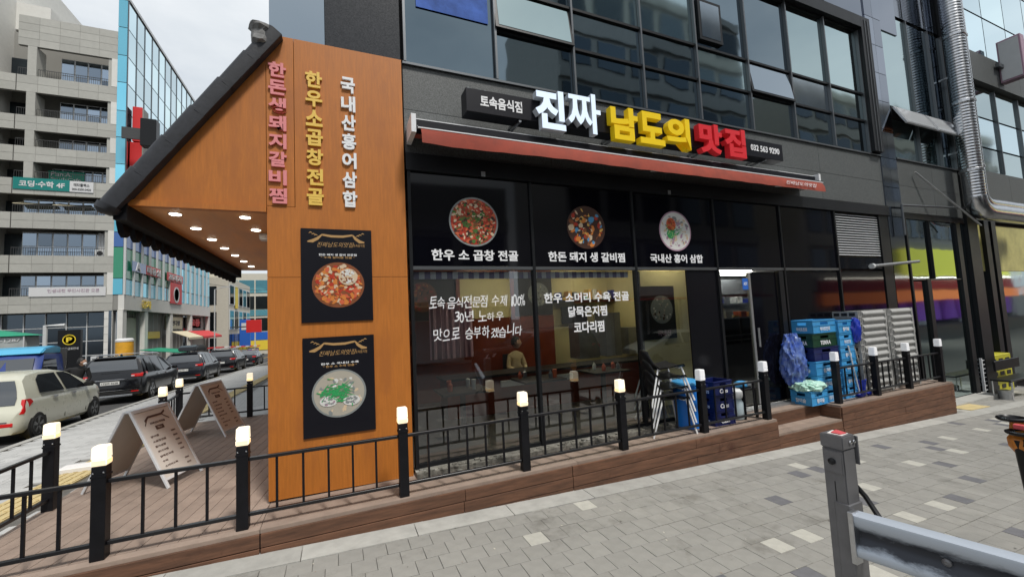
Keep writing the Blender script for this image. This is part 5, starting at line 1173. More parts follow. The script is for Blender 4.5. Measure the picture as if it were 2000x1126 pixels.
# ------------------------------------------------------------------ vehicles
def car(name, label, cat, L, Wd, H, paint, group, kind='suv', plate_txt=None, rails=False, rim='rim_silver', wb=None, glass='car_glass'):
    o = thing(name, label, cat, (0, 0, 0), group); hw = Wd / 2; hl = L / 2
    if kind == 'hatch':
        top = [(-1, .52, .80), (-.985, .66, .90), (-.955, .72, .96), (-.91, 1.05, 1), (-.84, 1.34, 1), (-.72, .965 * H, 1), (-.45, H, 1), (-.1, .995 * H, 1), (.14, .955 * H, 1), (.30, .87 * H, 1), (.62, .70 * H, 1), (.80, .63 * H, .98), (.93, .54 * H, .92), (.985, .44 * H, .84), (1, .33 * H, .76)]
        belt = .64 * H; r = .29
    elif kind == 'sedan':
        top = [(-1, .45 * H, .82), (-.985, .62 * H, .92), (-.93, .72 * H, .97), (-.72, .745 * H, 1), (-.60, .80 * H, 1), (-.35, .965 * H, 1), (-.1, H, 1), (.08, .985 * H, 1), (.42, .72 * H, 1), (.80, .66 * H, .97), (.95, .55 * H, .88), (1, .36 * H, .76)]
        belt = .62 * H; r = .33
    else:
        top = [(-1, .36 * H, .86), (-.99, .56 * H, .93), (-.965, .64 * H, .97), (-.93, .80 * H, 1), (-.87, .94 * H, 1), (-.80, .975 * H, 1), (-.5, H, 1), (-.1, .995 * H, 1), (.12, .96 * H, 1), (.27, .87 * H, 1), (.48, .70 * H, 1), (.80, .655 * H, .98), (.93, .60 * H, .92), (.985, .48 * H, .85), (1, .33 * H, .78)]
        belt = .60 * H; r = .36
    zb_ = .20 if kind != 'suv' else .24
    def ztop(t):
        for (a, za, _), (b_, zb2, _) in zip(top, top[1:]):
            if t <= b_: u = (t - a) / (b_ - a); return za + (zb2 - za) * u
        return top[-1][1]
    def wsc(t):
        for (a, _, wa), (b_, _, wb2) in zip(top, top[1:]):
            if t <= b_: return wa + (wb2 - wa) * (t - a) / (b_ - a)
        return top[-1][2]
    def sidex(t, z):
        w = hw * wsc(t)
        if z <= belt: return w * (1 - .03 * ((z - .55) / .4) ** 2 if z > .3 else .97)
        return w * (.97 - .30 * (z - belt) / (H - belt) * (.8 + .2 * (z - belt) / (H - belt)))
    ts = sorted(set([t[0] for t in top] + [-.6, -.3, 0, .2, .4, .55, .7])); secs = []
    for t in ts:
        zt_ = ztop(t); y = t * hl; sec = []
        zl = [zb_, zb_ + .07, zb_ + .07 + (belt - zb_ - .07) * .35, zb_ + .07 + (belt - zb_ - .07) * .75, belt - .02]
        zl = [min(z, zt_ - .04) for z in zl]
        for i, z in enumerate(zl): sec.append((sidex(t, z) * (.93 if i == 0 else 1), y, z))
        if zt_ > belt + .06:
            za = belt + (zt_ - belt) * .5; sec += [(sidex(t, za), y, za), (sidex(t, zt_ - .05), y, zt_ - .05), (sidex(t, zt_) * .86, y, zt_ - .006), (sidex(t, zt_) * .45, y, zt_ + .008)]
        else:
            x5 = sidex(t, min(belt, zt_)); sec += [(x5 * .985, y, zt_ - .025), (x5 * .93, y, zt_ - .008), (x5 * .75, y, zt_ + .004), (x5 * .4, y, zt_ + .01)]
        sec.append((0, y, zt_ + .012))
        sec = sec + [(-a, b_, c) for a, b_, c in sec[-2::-1]]; secs.append(sec)
    n_ = len(secs[0]); mb = MB(); mb.add([p for s_ in secs for p in s_], [(j * n_ + i, j * n_ + i + 1, (j + 1) * n_ + i + 1, (j + 1) * n_ + i) for j in range(len(secs) - 1) for i in range(n_ - 1)] + [(j * n_, (j + 1) * n_, (j + 1) * n_ + n_ - 1, j * n_ + n_ - 1) for j in range(len(secs) - 1)] + [tuple(range(n_)), tuple((len(secs) - 1) * n_ + i for i in range(n_))])
    mb.build('body', paint, o, smooth=32)
    def sidepoly(nm, mat, poly, off=.006, sides=(-1, 1), th=.004):
        for sx in sides:
            a = [(sx * (sidex(t, z) + off), t * hl, z) for t, z in poly]; b_ = [(sx * (sidex(t, z) + off - th - .004), t * hl, z) for t, z in poly]; k = len(poly)
            mb = MB(); mb.add(a + b_, [tuple(range(k)), tuple(range(2 * k - 1, k - 1, -1))] + [(i, (i + 1) % k, (i + 1) % k + k, i + k) for i in range(k)]); mb.build(nm, mat, o)
    zr = H * .945
    if kind == 'hatch': wins = [[(-.66, belt + .03), (-.14, belt + .01), (-.16, zr - .01), (-.50, zr - .02), (-.60, zr - .12)], [(-.08, belt + .01), (.47, belt - .01), (.40, belt + .06), (.17, zr - .09), (.06, zr - .02), (-.10, zr - .01)]]
    elif kind == 'sedan': wins = [[(-.44, belt + .02), (-.06, belt + .02), (-.06, zr), (-.22, zr - .04)], [(-.03, belt + .02), (.36, belt), (.12, zr - .06), (-.03, zr)]]
    else: wins = [[(-.80, belt + .04), (-.50, belt + .02), (-.50, zr), (-.74, zr - .04)], [(-.47, belt + .02), (-.10, belt + .01), (-.11, zr), (-.47, zr)], [(-.07, belt + .01), (.38, belt - .01), (.16, zr - .10), (.05, zr - .02), (-.08, zr)]]
    for w_ in wins: sidepoly('side_window', glass, w_, .02)
    def patch(nm, mat, t0, t1, fx, off=.01, n=5):   # follows the top line
        vs = []
        for j in range(n + 1):
            t = t0 + (t1 - t0) * j / n; zt_ = ztop(t); w = sidex(t, max(zt_, belt)) * fx
            dz = (ztop(t + .01) - ztop(t - .01)); dy = .02 * hl; ll = math.hypot(dz, dy); ny, nz_ = -dz / ll, dy / ll
            for q in (-1, -.9, -.5, 0, .5, .9, 1):
                vs.append((q * w, t * hl + ny * off, zt_ + .010 - .006 * q * q + nz_ * off))
        mb = MB(); mb.add(vs, [(j * 7 + i, j * 7 + i + 1, (j + 1) * 7 + i + 1, (j + 1) * 7 + i) for j in range(n) for i in range(6)]); mb.build(nm, mat, o, smooth=True, clean=False)
    if kind == 'hatch': patch('rear_window', 'rear_glass', -.945, -.85, .86); patch('windshield', glass, .19, .58, .86)
    elif kind == 'sedan': patch('rear_window', 'rear_glass', -.66, -.38, .84); patch('windshield', glass, .12, .40, .86)
    else: patch('rear_window', 'rear_glass', -.955, -.885, .86); patch('windshield', glass, .16, .46, .86); box('spoiler', paint, o, -hw * .62, hw * .62, -hl * .91, -hl * .83, H * .955, H * .975, bevel=.01)
    # door seams, sill trim, handles, mirrors
    for t in ((-.52 if kind == 'suv' else -.62), -.1, .44): sidepoly('door_seam', 'arch_black', [(t, zb_ + .12), (t + .006, zb_ + .12), (t + .006, belt - .02), (t, belt - .02)], .0015)
    if kind != 'hatch': sidepoly('sill_trim', 'arch_black' if kind == 'suv' else paint, [(-.50, zb_ + .01), (.50, zb_ + .01), (.50, zb_ + .12), (-.50, zb_ + .12)], .010)
    for t in (-.40, .04): sidepoly('door_handle', 'chrome', [(t, belt - .12), (t + .09, belt - .12), (t + .09, belt - .09), (t, belt - .09)], .03, th=.02)
    if kind == 'suv': sidepoly('window_trim', 'chrome', [(-.80, belt + .005), (.40, belt - .03), (.40, belt - .018), (-.80, belt + .02)], .011)
    for sx in (-1, 1):
        m_ = MB(); m_.box(-.10, .10, -.06, .06, -.065, .065); mo = m_.build('mirror', paint if kind == 'suv' else 'arch_black', o, bevel=.03, seg=3, smooth=True)
        mo.location = (sx * (hw + .07), .40 * hl, belt + .06); mo.matrix_parent_inverse = Matrix.Identity(4)
    wbh = (wb or L * .6) / 2; wy0 = -wbh - (.03 * L if kind == 'suv' else 0)
    for y in (wy0, wy0 + 2 * wbh):
        for sx in (-1, 1):
            xo = sx * (hw + .002)
            MB().lathe([(0, xo - sx * .006), (r * 1.16, xo - sx * .006), (r * 1.16, xo - sx * .10), (0, xo - sx * .1)], (0, y, r), 26, 'X').build('wheel_arch', 'arch_black', o)
            wh = MB().lathe([(r * .66, xo + sx * .004), (r * .9, xo + sx * .012), (r, xo - sx * .012), (r, xo - sx * .2), (r * .6, xo - sx * .2), (r * .62, xo - sx * .03)], (0, y, r), 30, 'X').build('wheel', 'tyre', o, smooth=35)
            mb = MB(); mb.lathe([(r * .62, xo - sx * .025), (r * .70, xo + sx * .004), (r * .655, xo + sx * .012), (r * .60, xo - sx * .012)], (0, y, r), 28, 'X')
            mb.lathe([(0, xo + sx * .004), (r * .14, xo + sx * .002), (r * .17, xo - sx * .02)], (0, y, r), 12, 'X')
            for k in range(5):
                a = 2 * PI * k / 5 + .3; c, s_ = math.cos(a), math.sin(a)
                for da in (-.14, .14):
                    a2 = a + da; p0 = (xo - sx * .004, y + math.cos(a) * r * .12, r + math.sin(a) * r * .12); p1 = (xo - sx * .0, y + math.cos(a2) * r * .64, r + math.sin(a2) * r * .64); mb.bar(p0, p1, .034, .018, up=(1, 0, 0))
            mb.build('rim', rim, wh); MB().lathe([(0, xo - sx * .04), (r * .6, xo - sx * .04), (r * .6, xo - sx * .06), (0, xo - sx * .06)], (0, y, r), 20, 'X').build('brake_disc', 'arch_black', wh)
    # lamps
    if kind == 'hatch': sidepoly('tail_lamp', 'tail_red', [(-.975, .60), (-.945, .60), (-.80, .83), (-.845, .90), (-.93, .90), (-.95, .72)], .012, th=.05); sidepoly('head_lamp', 'head_lamp', [(.82, .66), (.97, .56), (.95, .68), (.78, .80)], .006, th=.03)
    elif kind == 'sedan': sidepoly('tail_lamp', 'tail_red', [(-.985, belt - .12), (-.80, belt - .10), (-.80, belt - .0), (-.96, belt + .02)], .008, th=.04)
    else: sidepoly('tail_lamp', 'tail_red', [(-.985, belt - .10), (-.83, belt - .03), (-.84, belt + .06), (-.97, belt + .03)], .012, th=.06); sidepoly('head_lamp', 'head_lamp', [(.86, belt - .14), (.975, belt - .17), (.95, belt - .05), (.82, belt - .02)], .004, th=.03)
    yr = -hl
    if kind != 'hatch':
        for sx in (-1, 1): box('tail_lamp', 'tail_red', o, min(sx * hw * .60, sx * hw * .92), max(sx * hw * .60, sx * hw * .92), yr * 1.002 - .004, yr * .975, belt - .10, belt + .01, bevel=.012)
        box('chrome_strip', 'chrome', o, -hw * .5, hw * .5, yr - .012, yr * .99, belt - .17, belt - .145)
        box('bumper', 'arch_black', o, -hw * .9, hw * .9, yr - .035, yr + .1, .27, .45, bevel=.03); box('skid_plate', 'rim_silver', o, -hw * .66, hw * .66, yr - .045, yr, .25, .32, bevel=.01); box('bumper_line', 'chrome', o, -hw * .8, hw * .8, yr - .043, yr, .475, .49)
        for sx in (-1, 1): box('reflector', 'tail_red', o, min(sx * hw * .62, sx * hw * .84), max(sx * hw * .62, sx * hw * .84), yr - .045, yr - .03, .40, .435)
    else:
        box('bumper_reflector', 'tail_red', o, hw * .52, hw * .84, yr - .006, yr + .05, .36, .44, bevel=.01); box('bumper_reflector', 'tail_red', o, -hw * .84, -hw * .52, yr - .006, yr + .05, .36, .44, bevel=.01); box('chrome_bar', 'chrome', o, -hw * .2, hw * .74, yr - .008, yr + .03, .45, .475)
    bz = belt - .06 if kind != 'hatch' else .62
    if kind == 'suv':
        box('wiper', 'arch_black', o, -.28, .22, yr * .955 - .03, yr * .955 - .012, belt + .075, belt + .09); box('boot_seam', 'arch_black', o, -hw * .80, hw * .80, yr - .002, yr + .02, belt - .215, belt - .208)
        for sx in (-1, 1): box('tail_lens', 'head_lamp', o, min(sx * hw * .60, sx * hw * .70), max(sx * hw * .60, sx * hw * .70), yr * 1.002 - .006, yr, belt - .07, belt - .035)
        MB().prism([(-.10, 0), (.10, 0), (.02, .07), (-.10, .05)], -.012, .012, 'X').build('antenna_fin', paint, o).matrix_parent_inverse = Matrix.Translation((0, -.62 * hl, H - .005))
    if kind == 'hatch':
        MB().tube([(0, -.70 * hl, H - .03), (0, -.78 * hl, H + .16)], .006, 6).build('antenna', 'arch_black', o); sidepoly('chrome_line', 'chrome', [(-.64, belt + .004), (.45, belt - .03), (.45, belt - .022), (-.64, belt + .014)], .021)
    pl = box('licence_plate', 'plate_white', o, -.26, .26, yr - .03, yr - .012, belt - .33 if kind != 'hatch' else .40, (belt - .33 if kind != 'hatch' else .40) + .115)
    if plate_txt: textY(plate_txt, 'lettering', 'int_dark', pl, -.22, .22, belt - .31, belt - .235, yr - .031, .001, .02)
    if rails:
        for sx in (-1, 1):
            x = sx * hw * .66; rl = MB().tube([(x, -.72 * hl, H - .02), (x, -.66 * hl, H + .045), (x, .0, H + .055), (x, .14 * hl, H - .01)], .017, 8).build('roof_rail', 'chrome', o, smooth=True)
        for t in (-.5, -.1): MB().bar((-hw * .66, t * hl, H + .075), (hw * .66, t * hl, H + .075), .05, .02).build('roof_bar', 'chrome', o, bevel=.005)
    return o
def park(o, x, y, rot=0, z=None):
    o.location = (x, y, gz(-5, y) - ROAD + .006 if z is None else z); o.rotation_euler = (R(-2) if z is None else 0, 0, rot); o.rotation_mode = 'ZXY' if False else 'XYZ'
GC = 'cars parked along the kerb'
hatch = car('parked_car', 'cream white small hatchback nearest the deck, tail lamp at the left edge', 'car', 3.85, 1.66, 1.50, 'paint_white', GC, 'hatch', rim='rim_grey', wb=2.62); park(hatch, -7.12, 14.05, R(3.0))
lump('green_cushion', 'f_lgreen', hatch, (.70, -.42, 1.02), .05, .22, .05, 3, 12, 6, .2).matrix_parent_inverse = Matrix.Identity(4)
suv = car('parked_car', 'black SUV with silver roof rails and red tail lamps right behind the white hatchback', 'car', 4.78, 1.90, 1.70, 'paint_black', GC, 'suv', '172버 5628', True, wb=2.78); park(suv, -7.65, 21.6, R(3))
suv2 = car('parked_car', 'dark grey SUV with a black roof box, second black car up the street', 'car', 4.7, 1.88, 1.66, 'paint_grey', GC, 'suv', '33가 1', False, wb=2.75); park(suv2, -7.8, 29.6, R(2))
suv3 = copy_tree(suv); suv3['label'] = 'black SUV standing behind the one with the roof box'; park(suv3, -7.95, 38.2, R(1))
for k in kids(suv3):
    if k.name.startswith('licence_plate'):
        for q in kids(k): bpy.data.objects.remove(q)
sed = car('parked_car', 'dark sedan parked farthest up the street beside the orange gable', 'car', 4.9, 1.86, 1.47, 'paint_grey', GC, 'sedan', None, False, wb=2.85); park(sed, -8.0, 47.0, R(1))
s5 = copy_tree(sed); s5['label'] = 'pale far car on the opposite lane near the blue shop sign'; park(s5, -12.3, 60, R(180))
for k in kids(s5):
    if k.name.startswith('body'): k.data = k.data.copy(); k.data.materials[0] = M('paint_silver')
rb = thing('roof_box', 'glossy black roof box on the dark grey SUV', 'roof box', (-7.8, 29.6, .9))
vs = MB(); vs.prism([(-1.15, 0), (-1.1, .20), (-.8, .33), (.6, .33), (1.1, .12), (1.15, 0)], -.42, .42, 'X'); b_ = vs.build('box_shell', 'paint_black', rb, bevel=.05, seg=2, smooth=40); b_.matrix_parent_inverse = Matrix.Identity(4); park(rb, -7.8, 29.3, R(2)); rb.location.z += 1.72
mir = copy_tree(suv); mir['label'] = 'black SUV across the side street, seen mirrored in the shop window'; park(mir, 7.0, -5.2, R(90), z=gz(7, 0) - .14); mir['group'] = 'cars on the side street'
mir2 = copy_tree(hatch); mir2['label'] = 'pale hatchback across the side street, mirrored low in the glass'; park(mir2, 13.5, -5.2, R(90), z=gz(13, 0) - .14); mir2['group'] = 'cars on the side street'
# blue flat-nosed lorry with its front to the camera
tr = thing('small_lorry', 'dark blue small lorry with a light blue roof deflector behind the white hatchback', 'lorry', (0, 0, 0))
mb = MB(); secs = []
for (z, yf, w) in ((.35, -2.25, .80), (.6, -2.30, .84), (1.05, -2.28, .85), (1.15, -2.22, .84), (1.85, -1.82, .76), (1.95, -1.70, .72)):
    secs.append([(-w, yf + .12, z), (-w * .8, yf, z), (0, yf - .05, z), (w * .8, yf, z), (w, yf + .12, z), (w, -.55, z), (-w, -.55, z)])
mb.add([p for s_ in secs for p in s_], [(j * 7 + i, j * 7 + (i + 1) % 7, (j + 1) * 7 + (i + 1) % 7, (j + 1) * 7 + i) for j in range(5) for i in range(7)] + [tuple(range(7)), tuple(35 + i for i in range(7))]); mb.build('cab', 'paint_truck', tr, smooth=30)
MB().hexa([(-.70, -2.235, 1.19), (.70, -2.235, 1.19), (.70, -2.20, 1.19), (-.70, -2.20, 1.19)], [(-.62, -1.90, 1.80), (.62, -1.90, 1.80), (.62, -1.86, 1.80), (-.62, -1.86, 1.80)]).build('windshield', 'rear_glass', tr)
for sx in (-1, 1): MB().hexa([(sx * .845, -2.0, 1.18), (sx * .845, -1.0, 1.18), (sx * .80, -1.0, 1.18), (sx * .80, -2.0, 1.18)], [(sx * .785, -1.75, 1.75), (sx * .785, -1.0, 1.75), (sx * .74, -1.0, 1.75), (sx * .74, -1.75, 1.75)]).build('side_window', 'car_glass', tr); MB().box(sx * .98 - .06, sx * .98 + .06, -2.22, -2.16, 1.2, 1.48).build('mirror', 'plastic_black', tr, bevel=.01)
MB().prism([(-1.85, 1.94), (-.60, 1.94), (-.60, 2.16), (-1.0, 2.20), (-1.55, 2.12)], -.74, .74, 'X').build('roof_deflector', 'paint_cyan', tr, bevel=.03, seg=2)
box('bumper', 'plastic_black', tr, -.8, .8, -2.40, -2.2, .3, .55, bevel=.02); box('cargo_bed', 'paint_truck', tr, -.86, .86, -.50, 2.4, .75, 1.15, bevel=.01); box('cargo_guard', 'railing_dark', tr, -.84, .84, -.49, -.42, 1.152, 2.1)
for sx in (-1, 1):
    box('head_lamp', 'head_lamp', tr, min(sx * .5, sx * .76), max(sx * .5, sx * .76), -2.36, -2.28, .62, .82, bevel=.02)
    for y in (-1.55, 1.6): MB().lathe([(0, sx * .60), (.31, sx * .60), (.31, sx * .80), (.18, sx * .815), (0, sx * .80)], (0, y, .31), 20, 'X').build('wheel', 'tyre', tr, smooth=35)
park(tr, -9.85, 20.2, R(4)); 

# ------------------------------------------------------------------ people
def skin(name, mat, parent, pts, edges, rad, root=0, sub=2):
    me = bpy.data.meshes.new(name); me.from_pydata(pts, edges, []); o = bpy.data.objects.new(name, me); COL.objects.link(o)
    sk = o.modifiers.new('s', 'SKIN')
    me.skin_vertices.new(name='') if not me.skin_vertices else None
    for i, r in enumerate(rad): me.skin_vertices[0].data[i].radius = (r, r) if not isinstance(r, tuple) else r; me.skin_vertices[0].data[i].use_root = i == root
    sb = o.modifiers.new('u', 'SUBSURF'); sb.levels = sub; sb.render_levels = sub
    dg = bpy.context.evaluated_depsgraph_get(); m2 = bpy.data.meshes.new_from_object(o.evaluated_get(dg)); m2.name = name
    bpy.data.objects.remove(o); o = bpy.data.objects.new(name, m2); COL.objects.link(o); m2.materials.clear(); m2.materials.append(M(mat)); m2.shade_smooth()
    if parent: adopt(o, parent)
    return o
def head(parent, c, s, face, mask=False, cap=False):
    """c centre, s scale (head height about 0.24*s), face = yaw the face looks along."""
    f = Vector((math.cos(face), math.sin(face), 0)); l = Vector((-f.y, f.x, 0)); c = Vector(c)
    def put(p): return tuple(c + (f * p[0] + l * p[1] + Vector((0, 0, 1)) * p[2]) * s)
    vs = []; n_, m_ = 18, 12
    for j in range(m_ + 1):
        la = PI * (j / m_ - .5)
        for i in range(n_):
            a = 2 * PI * i / n_; x = .098 * math.cos(la) * math.cos(a); y = .076 * math.cos(la) * math.sin(a); z = .122 * math.sin(la)
            if z < -.02: x = x * .88 + .012; y *= 1 + z * 2.6
            if abs(a if a < PI else a - 2 * PI) < .3 and -.05 < z < .02: x += .016
            vs.append(put((x, y, z)))
    mb = MB(); mb.add(vs, [(j * n_ + i, j * n_ + (i + 1) % n_, (j + 1) * n_ + (i + 1) % n_, (j + 1) * n_ + i) for j in range(m_) for i in range(n_)]); mb.build('head', 'skin', parent, smooth='all')
    hs = MB(); vs = []
    for j in range(8):
        la = -.35 + (PI / 2 + .35) * j / 7
        for i in range(n_):
            a = 2 * PI * i / n_; fr = math.cos(a); lo = la if fr < .35 else max(la, .45)
            vs.append(put((-.010 + .105 * math.cos(lo) * fr, .086 * math.cos(lo) * math.sin(a), .132 * math.sin(lo))))
    hs.add(vs, [(j * n_ + i, j * n_ + (i + 1) % n_, (j + 1) * n_ + (i + 1) % n_, (j + 1) * n_ + i) for j in range(7) for i in range(n_)]); hs.build('hair', 'hair', parent, smooth='all')
    for sy in (-1, 1):
        lump('ear', 'skin', parent, put((0, sy * .078, -.01)), .018 * s, .010 * s, .032 * s, 2, 8, 6, .02); lump('eye', 'hair', parent, put((.093, sy * .032, .012)), .006 * s, .012 * s, .006 * s, 2, 8, 6, .0)
    if mask: lump('face_mask', 'mask_white', parent, put((.066, 0, -.052)), .048 * s, .066 * s, .048 * s, 3, 14, 8, .02)
    else: lump('mouth', 'f_red2', parent, put((.088, 0, -.062)), .006 * s, .022 * s, .005 * s, 2, 8, 6, 0)
def hand(parent, c, d, s=1):
    c = Vector(c); d = Vector(d).normalized(); l = d.cross(Vector((0, 0, 1))).normalized(); pts = [tuple(c), tuple(c + d * .08 * s)]; ed = [(0, 1)]; rad = [.024 * s, .028 * s]
    for k, (o_, ln) in enumerate(((-.03, .060), (-.01, .072), (.01, .068), (.03, .052))):
        b_ = len(pts); pts += [tuple(c + d * .085 * s + l * o_ * s), tuple(c + d * (.085 + ln * .55) * s + l * o_ * 1.1 * s), tuple(c + d * (.085 + ln) * s + l * o_ * 1.15 * s - Vector((0, 0, .012 * s)))]; ed += [(1, b_), (b_, b_ + 1), (b_ + 1, b_ + 2)]; rad += [.011 * s, .009 * s, .0075 * s]
    b_ = len(pts); pts += [tuple(c + d * .03 * s - l * .035 * s), tuple(c + d * .075 * s - l * .058 * s)]; ed += [(0, b_), (b_, b_ + 1)]; rad += [.012 * s, .009 * s]
    return skin('hand', 'skin', parent, pts, ed, rad, 0, 1)
# worker leaning on the white hatchback
gx_, gy_ = -7.50, 17.1; g0 = gz(-5, gy_) - ROAD
wk = thing('person', 'person in black clothes and white mask leaning over beside the white hatchback', 'person', (gx_, gy_, g0))
q = lambda x, y, z: (gx_ + x, gy_ + y, g0 + z)
P_ = [q(0, 0, .95), q(.02, -.02, 1.15), q(.08, -.05, 1.34), q(.10, -.06, 1.44), q(-.10, .0, .92), q(-.12, .02, .5), q(-.12, .06, .09), q(-.10, -.06, .05), q(.10, .0, .92), q(.12, .02, .5), q(.12, .06, .09), q(.12, -.06, .05), q(-.12, -.08, 1.38), q(-.34, -.30, 1.28), q(-.56, -.50, 1.33), q(.26, -.0, 1.36), q(.32, .02, 1.08), q(.24, -.16, .92)]
skin('body', 'cloth_black', wk, P_, [(0, 1), (1, 2), (2, 3), (0, 4), (4, 5), (5, 6), (6, 7), (0, 8), (8, 9), (9, 10), (10, 11), (2, 12), (12, 13), (13, 14), (2, 15), (15, 16), (16, 17)], [.15, .14, .15, .065, .10, .065, .05, .04, .10, .065, .05, .04, .07, .05, .038, .07, .05, .038])
head(wk, q(.17, -.10, 1.60), 1.02, R(10), True); hand(wk, q(-.58, -.52, 1.34), (-1, -.8, .1), 1.1); hand(wk, q(.24, -.17, .91), (.1, -.5, -1), 1.1)
# diner inside
dx, dy, dz_ = 3.36, 7.85, .27
dn = thing('person', 'seated person in a cream sweater behind the left shop window', 'person', (dx, dy, 0)); q = lambda x, y, z: (dx + x, dy + y, dz_ + z)
P_ = [q(0, 0, .12), q(0, 0, .34), q(0, -.01, .56), q(0, -.01, .66), q(-.10, -.02, .1), q(-.11, -.42, .12), q(-.11, -.44, -.28), q(.10, -.02, .1), q(.11, -.42, .12), q(.11, -.44, -.28), q(-.13, 0, .55), q(-.19, -.06, .33), q(-.12, -.26, .30), q(.13, 0, .55), q(.19, -.06, .33), q(.12, -.26, .30)]
skin('body', 'cloth_cream', dn, P_, [(0, 1), (1, 2), (2, 3), (0, 4), (4, 5), (5, 6), (0, 7), (7, 8), (8, 9), (2, 10), (10, 11), (11, 12), (2, 13), (13, 14), (14, 15)], [.12, .11, .11, .045, .09, .065, .05, .09, .065, .05, .05, .048, .036, .06, .048, .036])
head(dn, q(.02, -.03, .82), 1, R(-35)); hand(dn, q(-.13, -.27, .30), (.3, -1, 0)); hand(dn, q(.13, -.27, .30), (-.3, -1, 0))
o = thing('dining_chair', 'dark dining chair under the seated person inside', 'chair', (dx, dy, 0)); box('seat', 'int_dark', o, dx - .2, dx + .2, dy - .22, dy + .2, .33, .36); box('backrest', 'int_dark', o, dx - .2, dx + .2, dy + .2, dy + .23, .365, .85)
for a in (-.18, .15):
    for b_ in (-.2, .16): box('leg', 'int_dark', o, dx + a, dx + a + .03, dy + b_, dy + b_ + .03, .01, .33)

# ------------------------------------------------------------------ far side of the street
YB = 45.0; XL = -17.55
CB = thing('office_block', 'grey stone office block with recessed balconies at the far left', 'building', (-24, 50, -1.5))
box('core_wall', 'stone_back', CB, -45, XL - .02, YB + 2.4, 62, -3, 28.4)
def panels(x0, x1, z0, z1, y, px=1.25, pz=.62, mat='stone_panel', d=.3):
    nx_, nz_ = max(1, round((x1 - x0) / px)), max(1, round((z1 - z0) / pz)); wx, wz = (x1 - x0) / nx_, (z1 - z0) / nz_
    for i in range(nx_):
        for j in range(nz_): box('stone_panel', mat, CB, x0 + i * wx + .012, x0 + (i + 1) * wx - .012, y + .02, y + d, z0 + j * wz + .012, z0 + (j + 1) * wz - .012)
    box('wall_back', 'stone_back', CB, x0, x1, y + .035, y + d - .01, z0, z1)
bands = [(26.05, 28.65, .9), (22.1, 23.5, 0), (18.85, 20.1, 0), (16.2, 17.5, 0), (13.5, 14.8, 0), (10.7, 12.0, 0), (7.1, 8.5, 0), (3.85, 5.2, 0)]
for z0, z1, _ in bands: panels(-23.9 if z0 > 5 else -34, XL, z0, z1, YB)
for z0, z1, _ in bands[1:-1]: panels(-34, -23.95, z0, z1, YB)
zs = [(23.5, 26.05), (20.1, 22.1), (17.5, 18.85), (14.8, 16.2), (12.0, 13.5), (8.5, 10.7), (5.2, 7.1)]
for k, (z0, z1) in enumerate(zs):
    box('edge_column', 'stone_side', CB, -17.95, XL, YB, YB + .5, z0, z1)
    if k < 4: box('pier', 'stone_panel', CB, -23.3, -22.75, YB + .02, YB + 1.2, z0, z1)
    box('balcony_floor', 'stone_back', CB, -34, XL - .4, YB + .3, YB + 2.4, z0 - .15, z0); box('side_return', 'stone_panel', CB, -18.2, -17.96, YB + .1, YB + 2.3, z0, z1)
    wx0 = -22.1 if k < 4 else -23.8
    fr = box('window_band', 'far_frame', CB, wx0 + (.35 if k < 3 else 0), -18.2, YB + 1.15, YB + 1.3, z0 + .1, z1 - .1)
    xs0 = wx0 + (.35 if k < 3 else 0); nn = 4 if k < 3 else 6; wv = (-18.2 - xs0) / nn
    for i in range(nn):
        box('pane', 'office_pane', fr, xs0 + i * wv + .06, xs0 + (i + 1) * wv - .06, YB + 1.11, YB + 1.14, z0 + .95, z1 - .18); box('pane', 'office_pane', fr, xs0 + i * wv + .06, xs0 + (i + 1) * wv - .06, YB + 1.11, YB + 1.14, z0 + .15, z0 + .88)
    for (a, b_) in ((-22.7, -17.97), (-23.9, -23.3)) if k < 4 else ((-23.9, -17.97),):
        mb = MB(); zr_ = z0 + .62; mb.box(a, b_, YB + .12, YB + .15, zr_, zr_ + .04)
        x = a
        while x < b_: mb.box(x, x + .02, YB + .125, YB + .145, z0, zr_); x += .14
        mb.build('balcony_railing', 'railing_dark', CB, clean=False)
    box('far_window', 'far_glass', CB, -34, -24.2, YB + 2.2, YB + 2.38, z0 + .1, z1 - .1)
    if k < 4: box('window', 'far_glass', CB, -23.75, -23.35, YB + 1.4, YB + 1.5, z0 + .2, z1 - .6)
box('left_tower', 'stone_side', CB, -46, -25.4, YB - 1.5, 62, -3, 36) if True else None
mb = MB(); 
o = thing('rooftop_wall', 'plain beige parapet block on the roof of the stone office block', 'building', (-25, 52, 28)); box('wall', 'stone_side', o, -30, -23.2, 47.5, 58, 28.7, 31.2)
# ground floor glazing
gf = box('shop_wall', 'stone_back', CB, -34, -18.1, YB + .8, YB + 1.2, -3, 3.85); panels(-18.1, XL, -2.6, 3.83, YB, .6, .62, 'stone_side')
for i in range(8):
    x = -18.15 - (i + 1) * 1.28
    for j in range(4): z = 3.8 - (j + 1) * 1.2; box('pane', 'far_glass', CB, x + .05, x + 1.24, YB + .7, YB + .76, z + .04, z + 1.16)
    box('mullion', 'far_frame', CB, x - .03, x + .03, YB + .62, YB + .7, -2, 3.8)
for j in range(1, 4): box('transom', 'far_frame', CB, -34, -18.15, YB + .63, YB + .69, 3.8 - j * 1.2 - .025, 3.8 - j * 1.2 + .025)
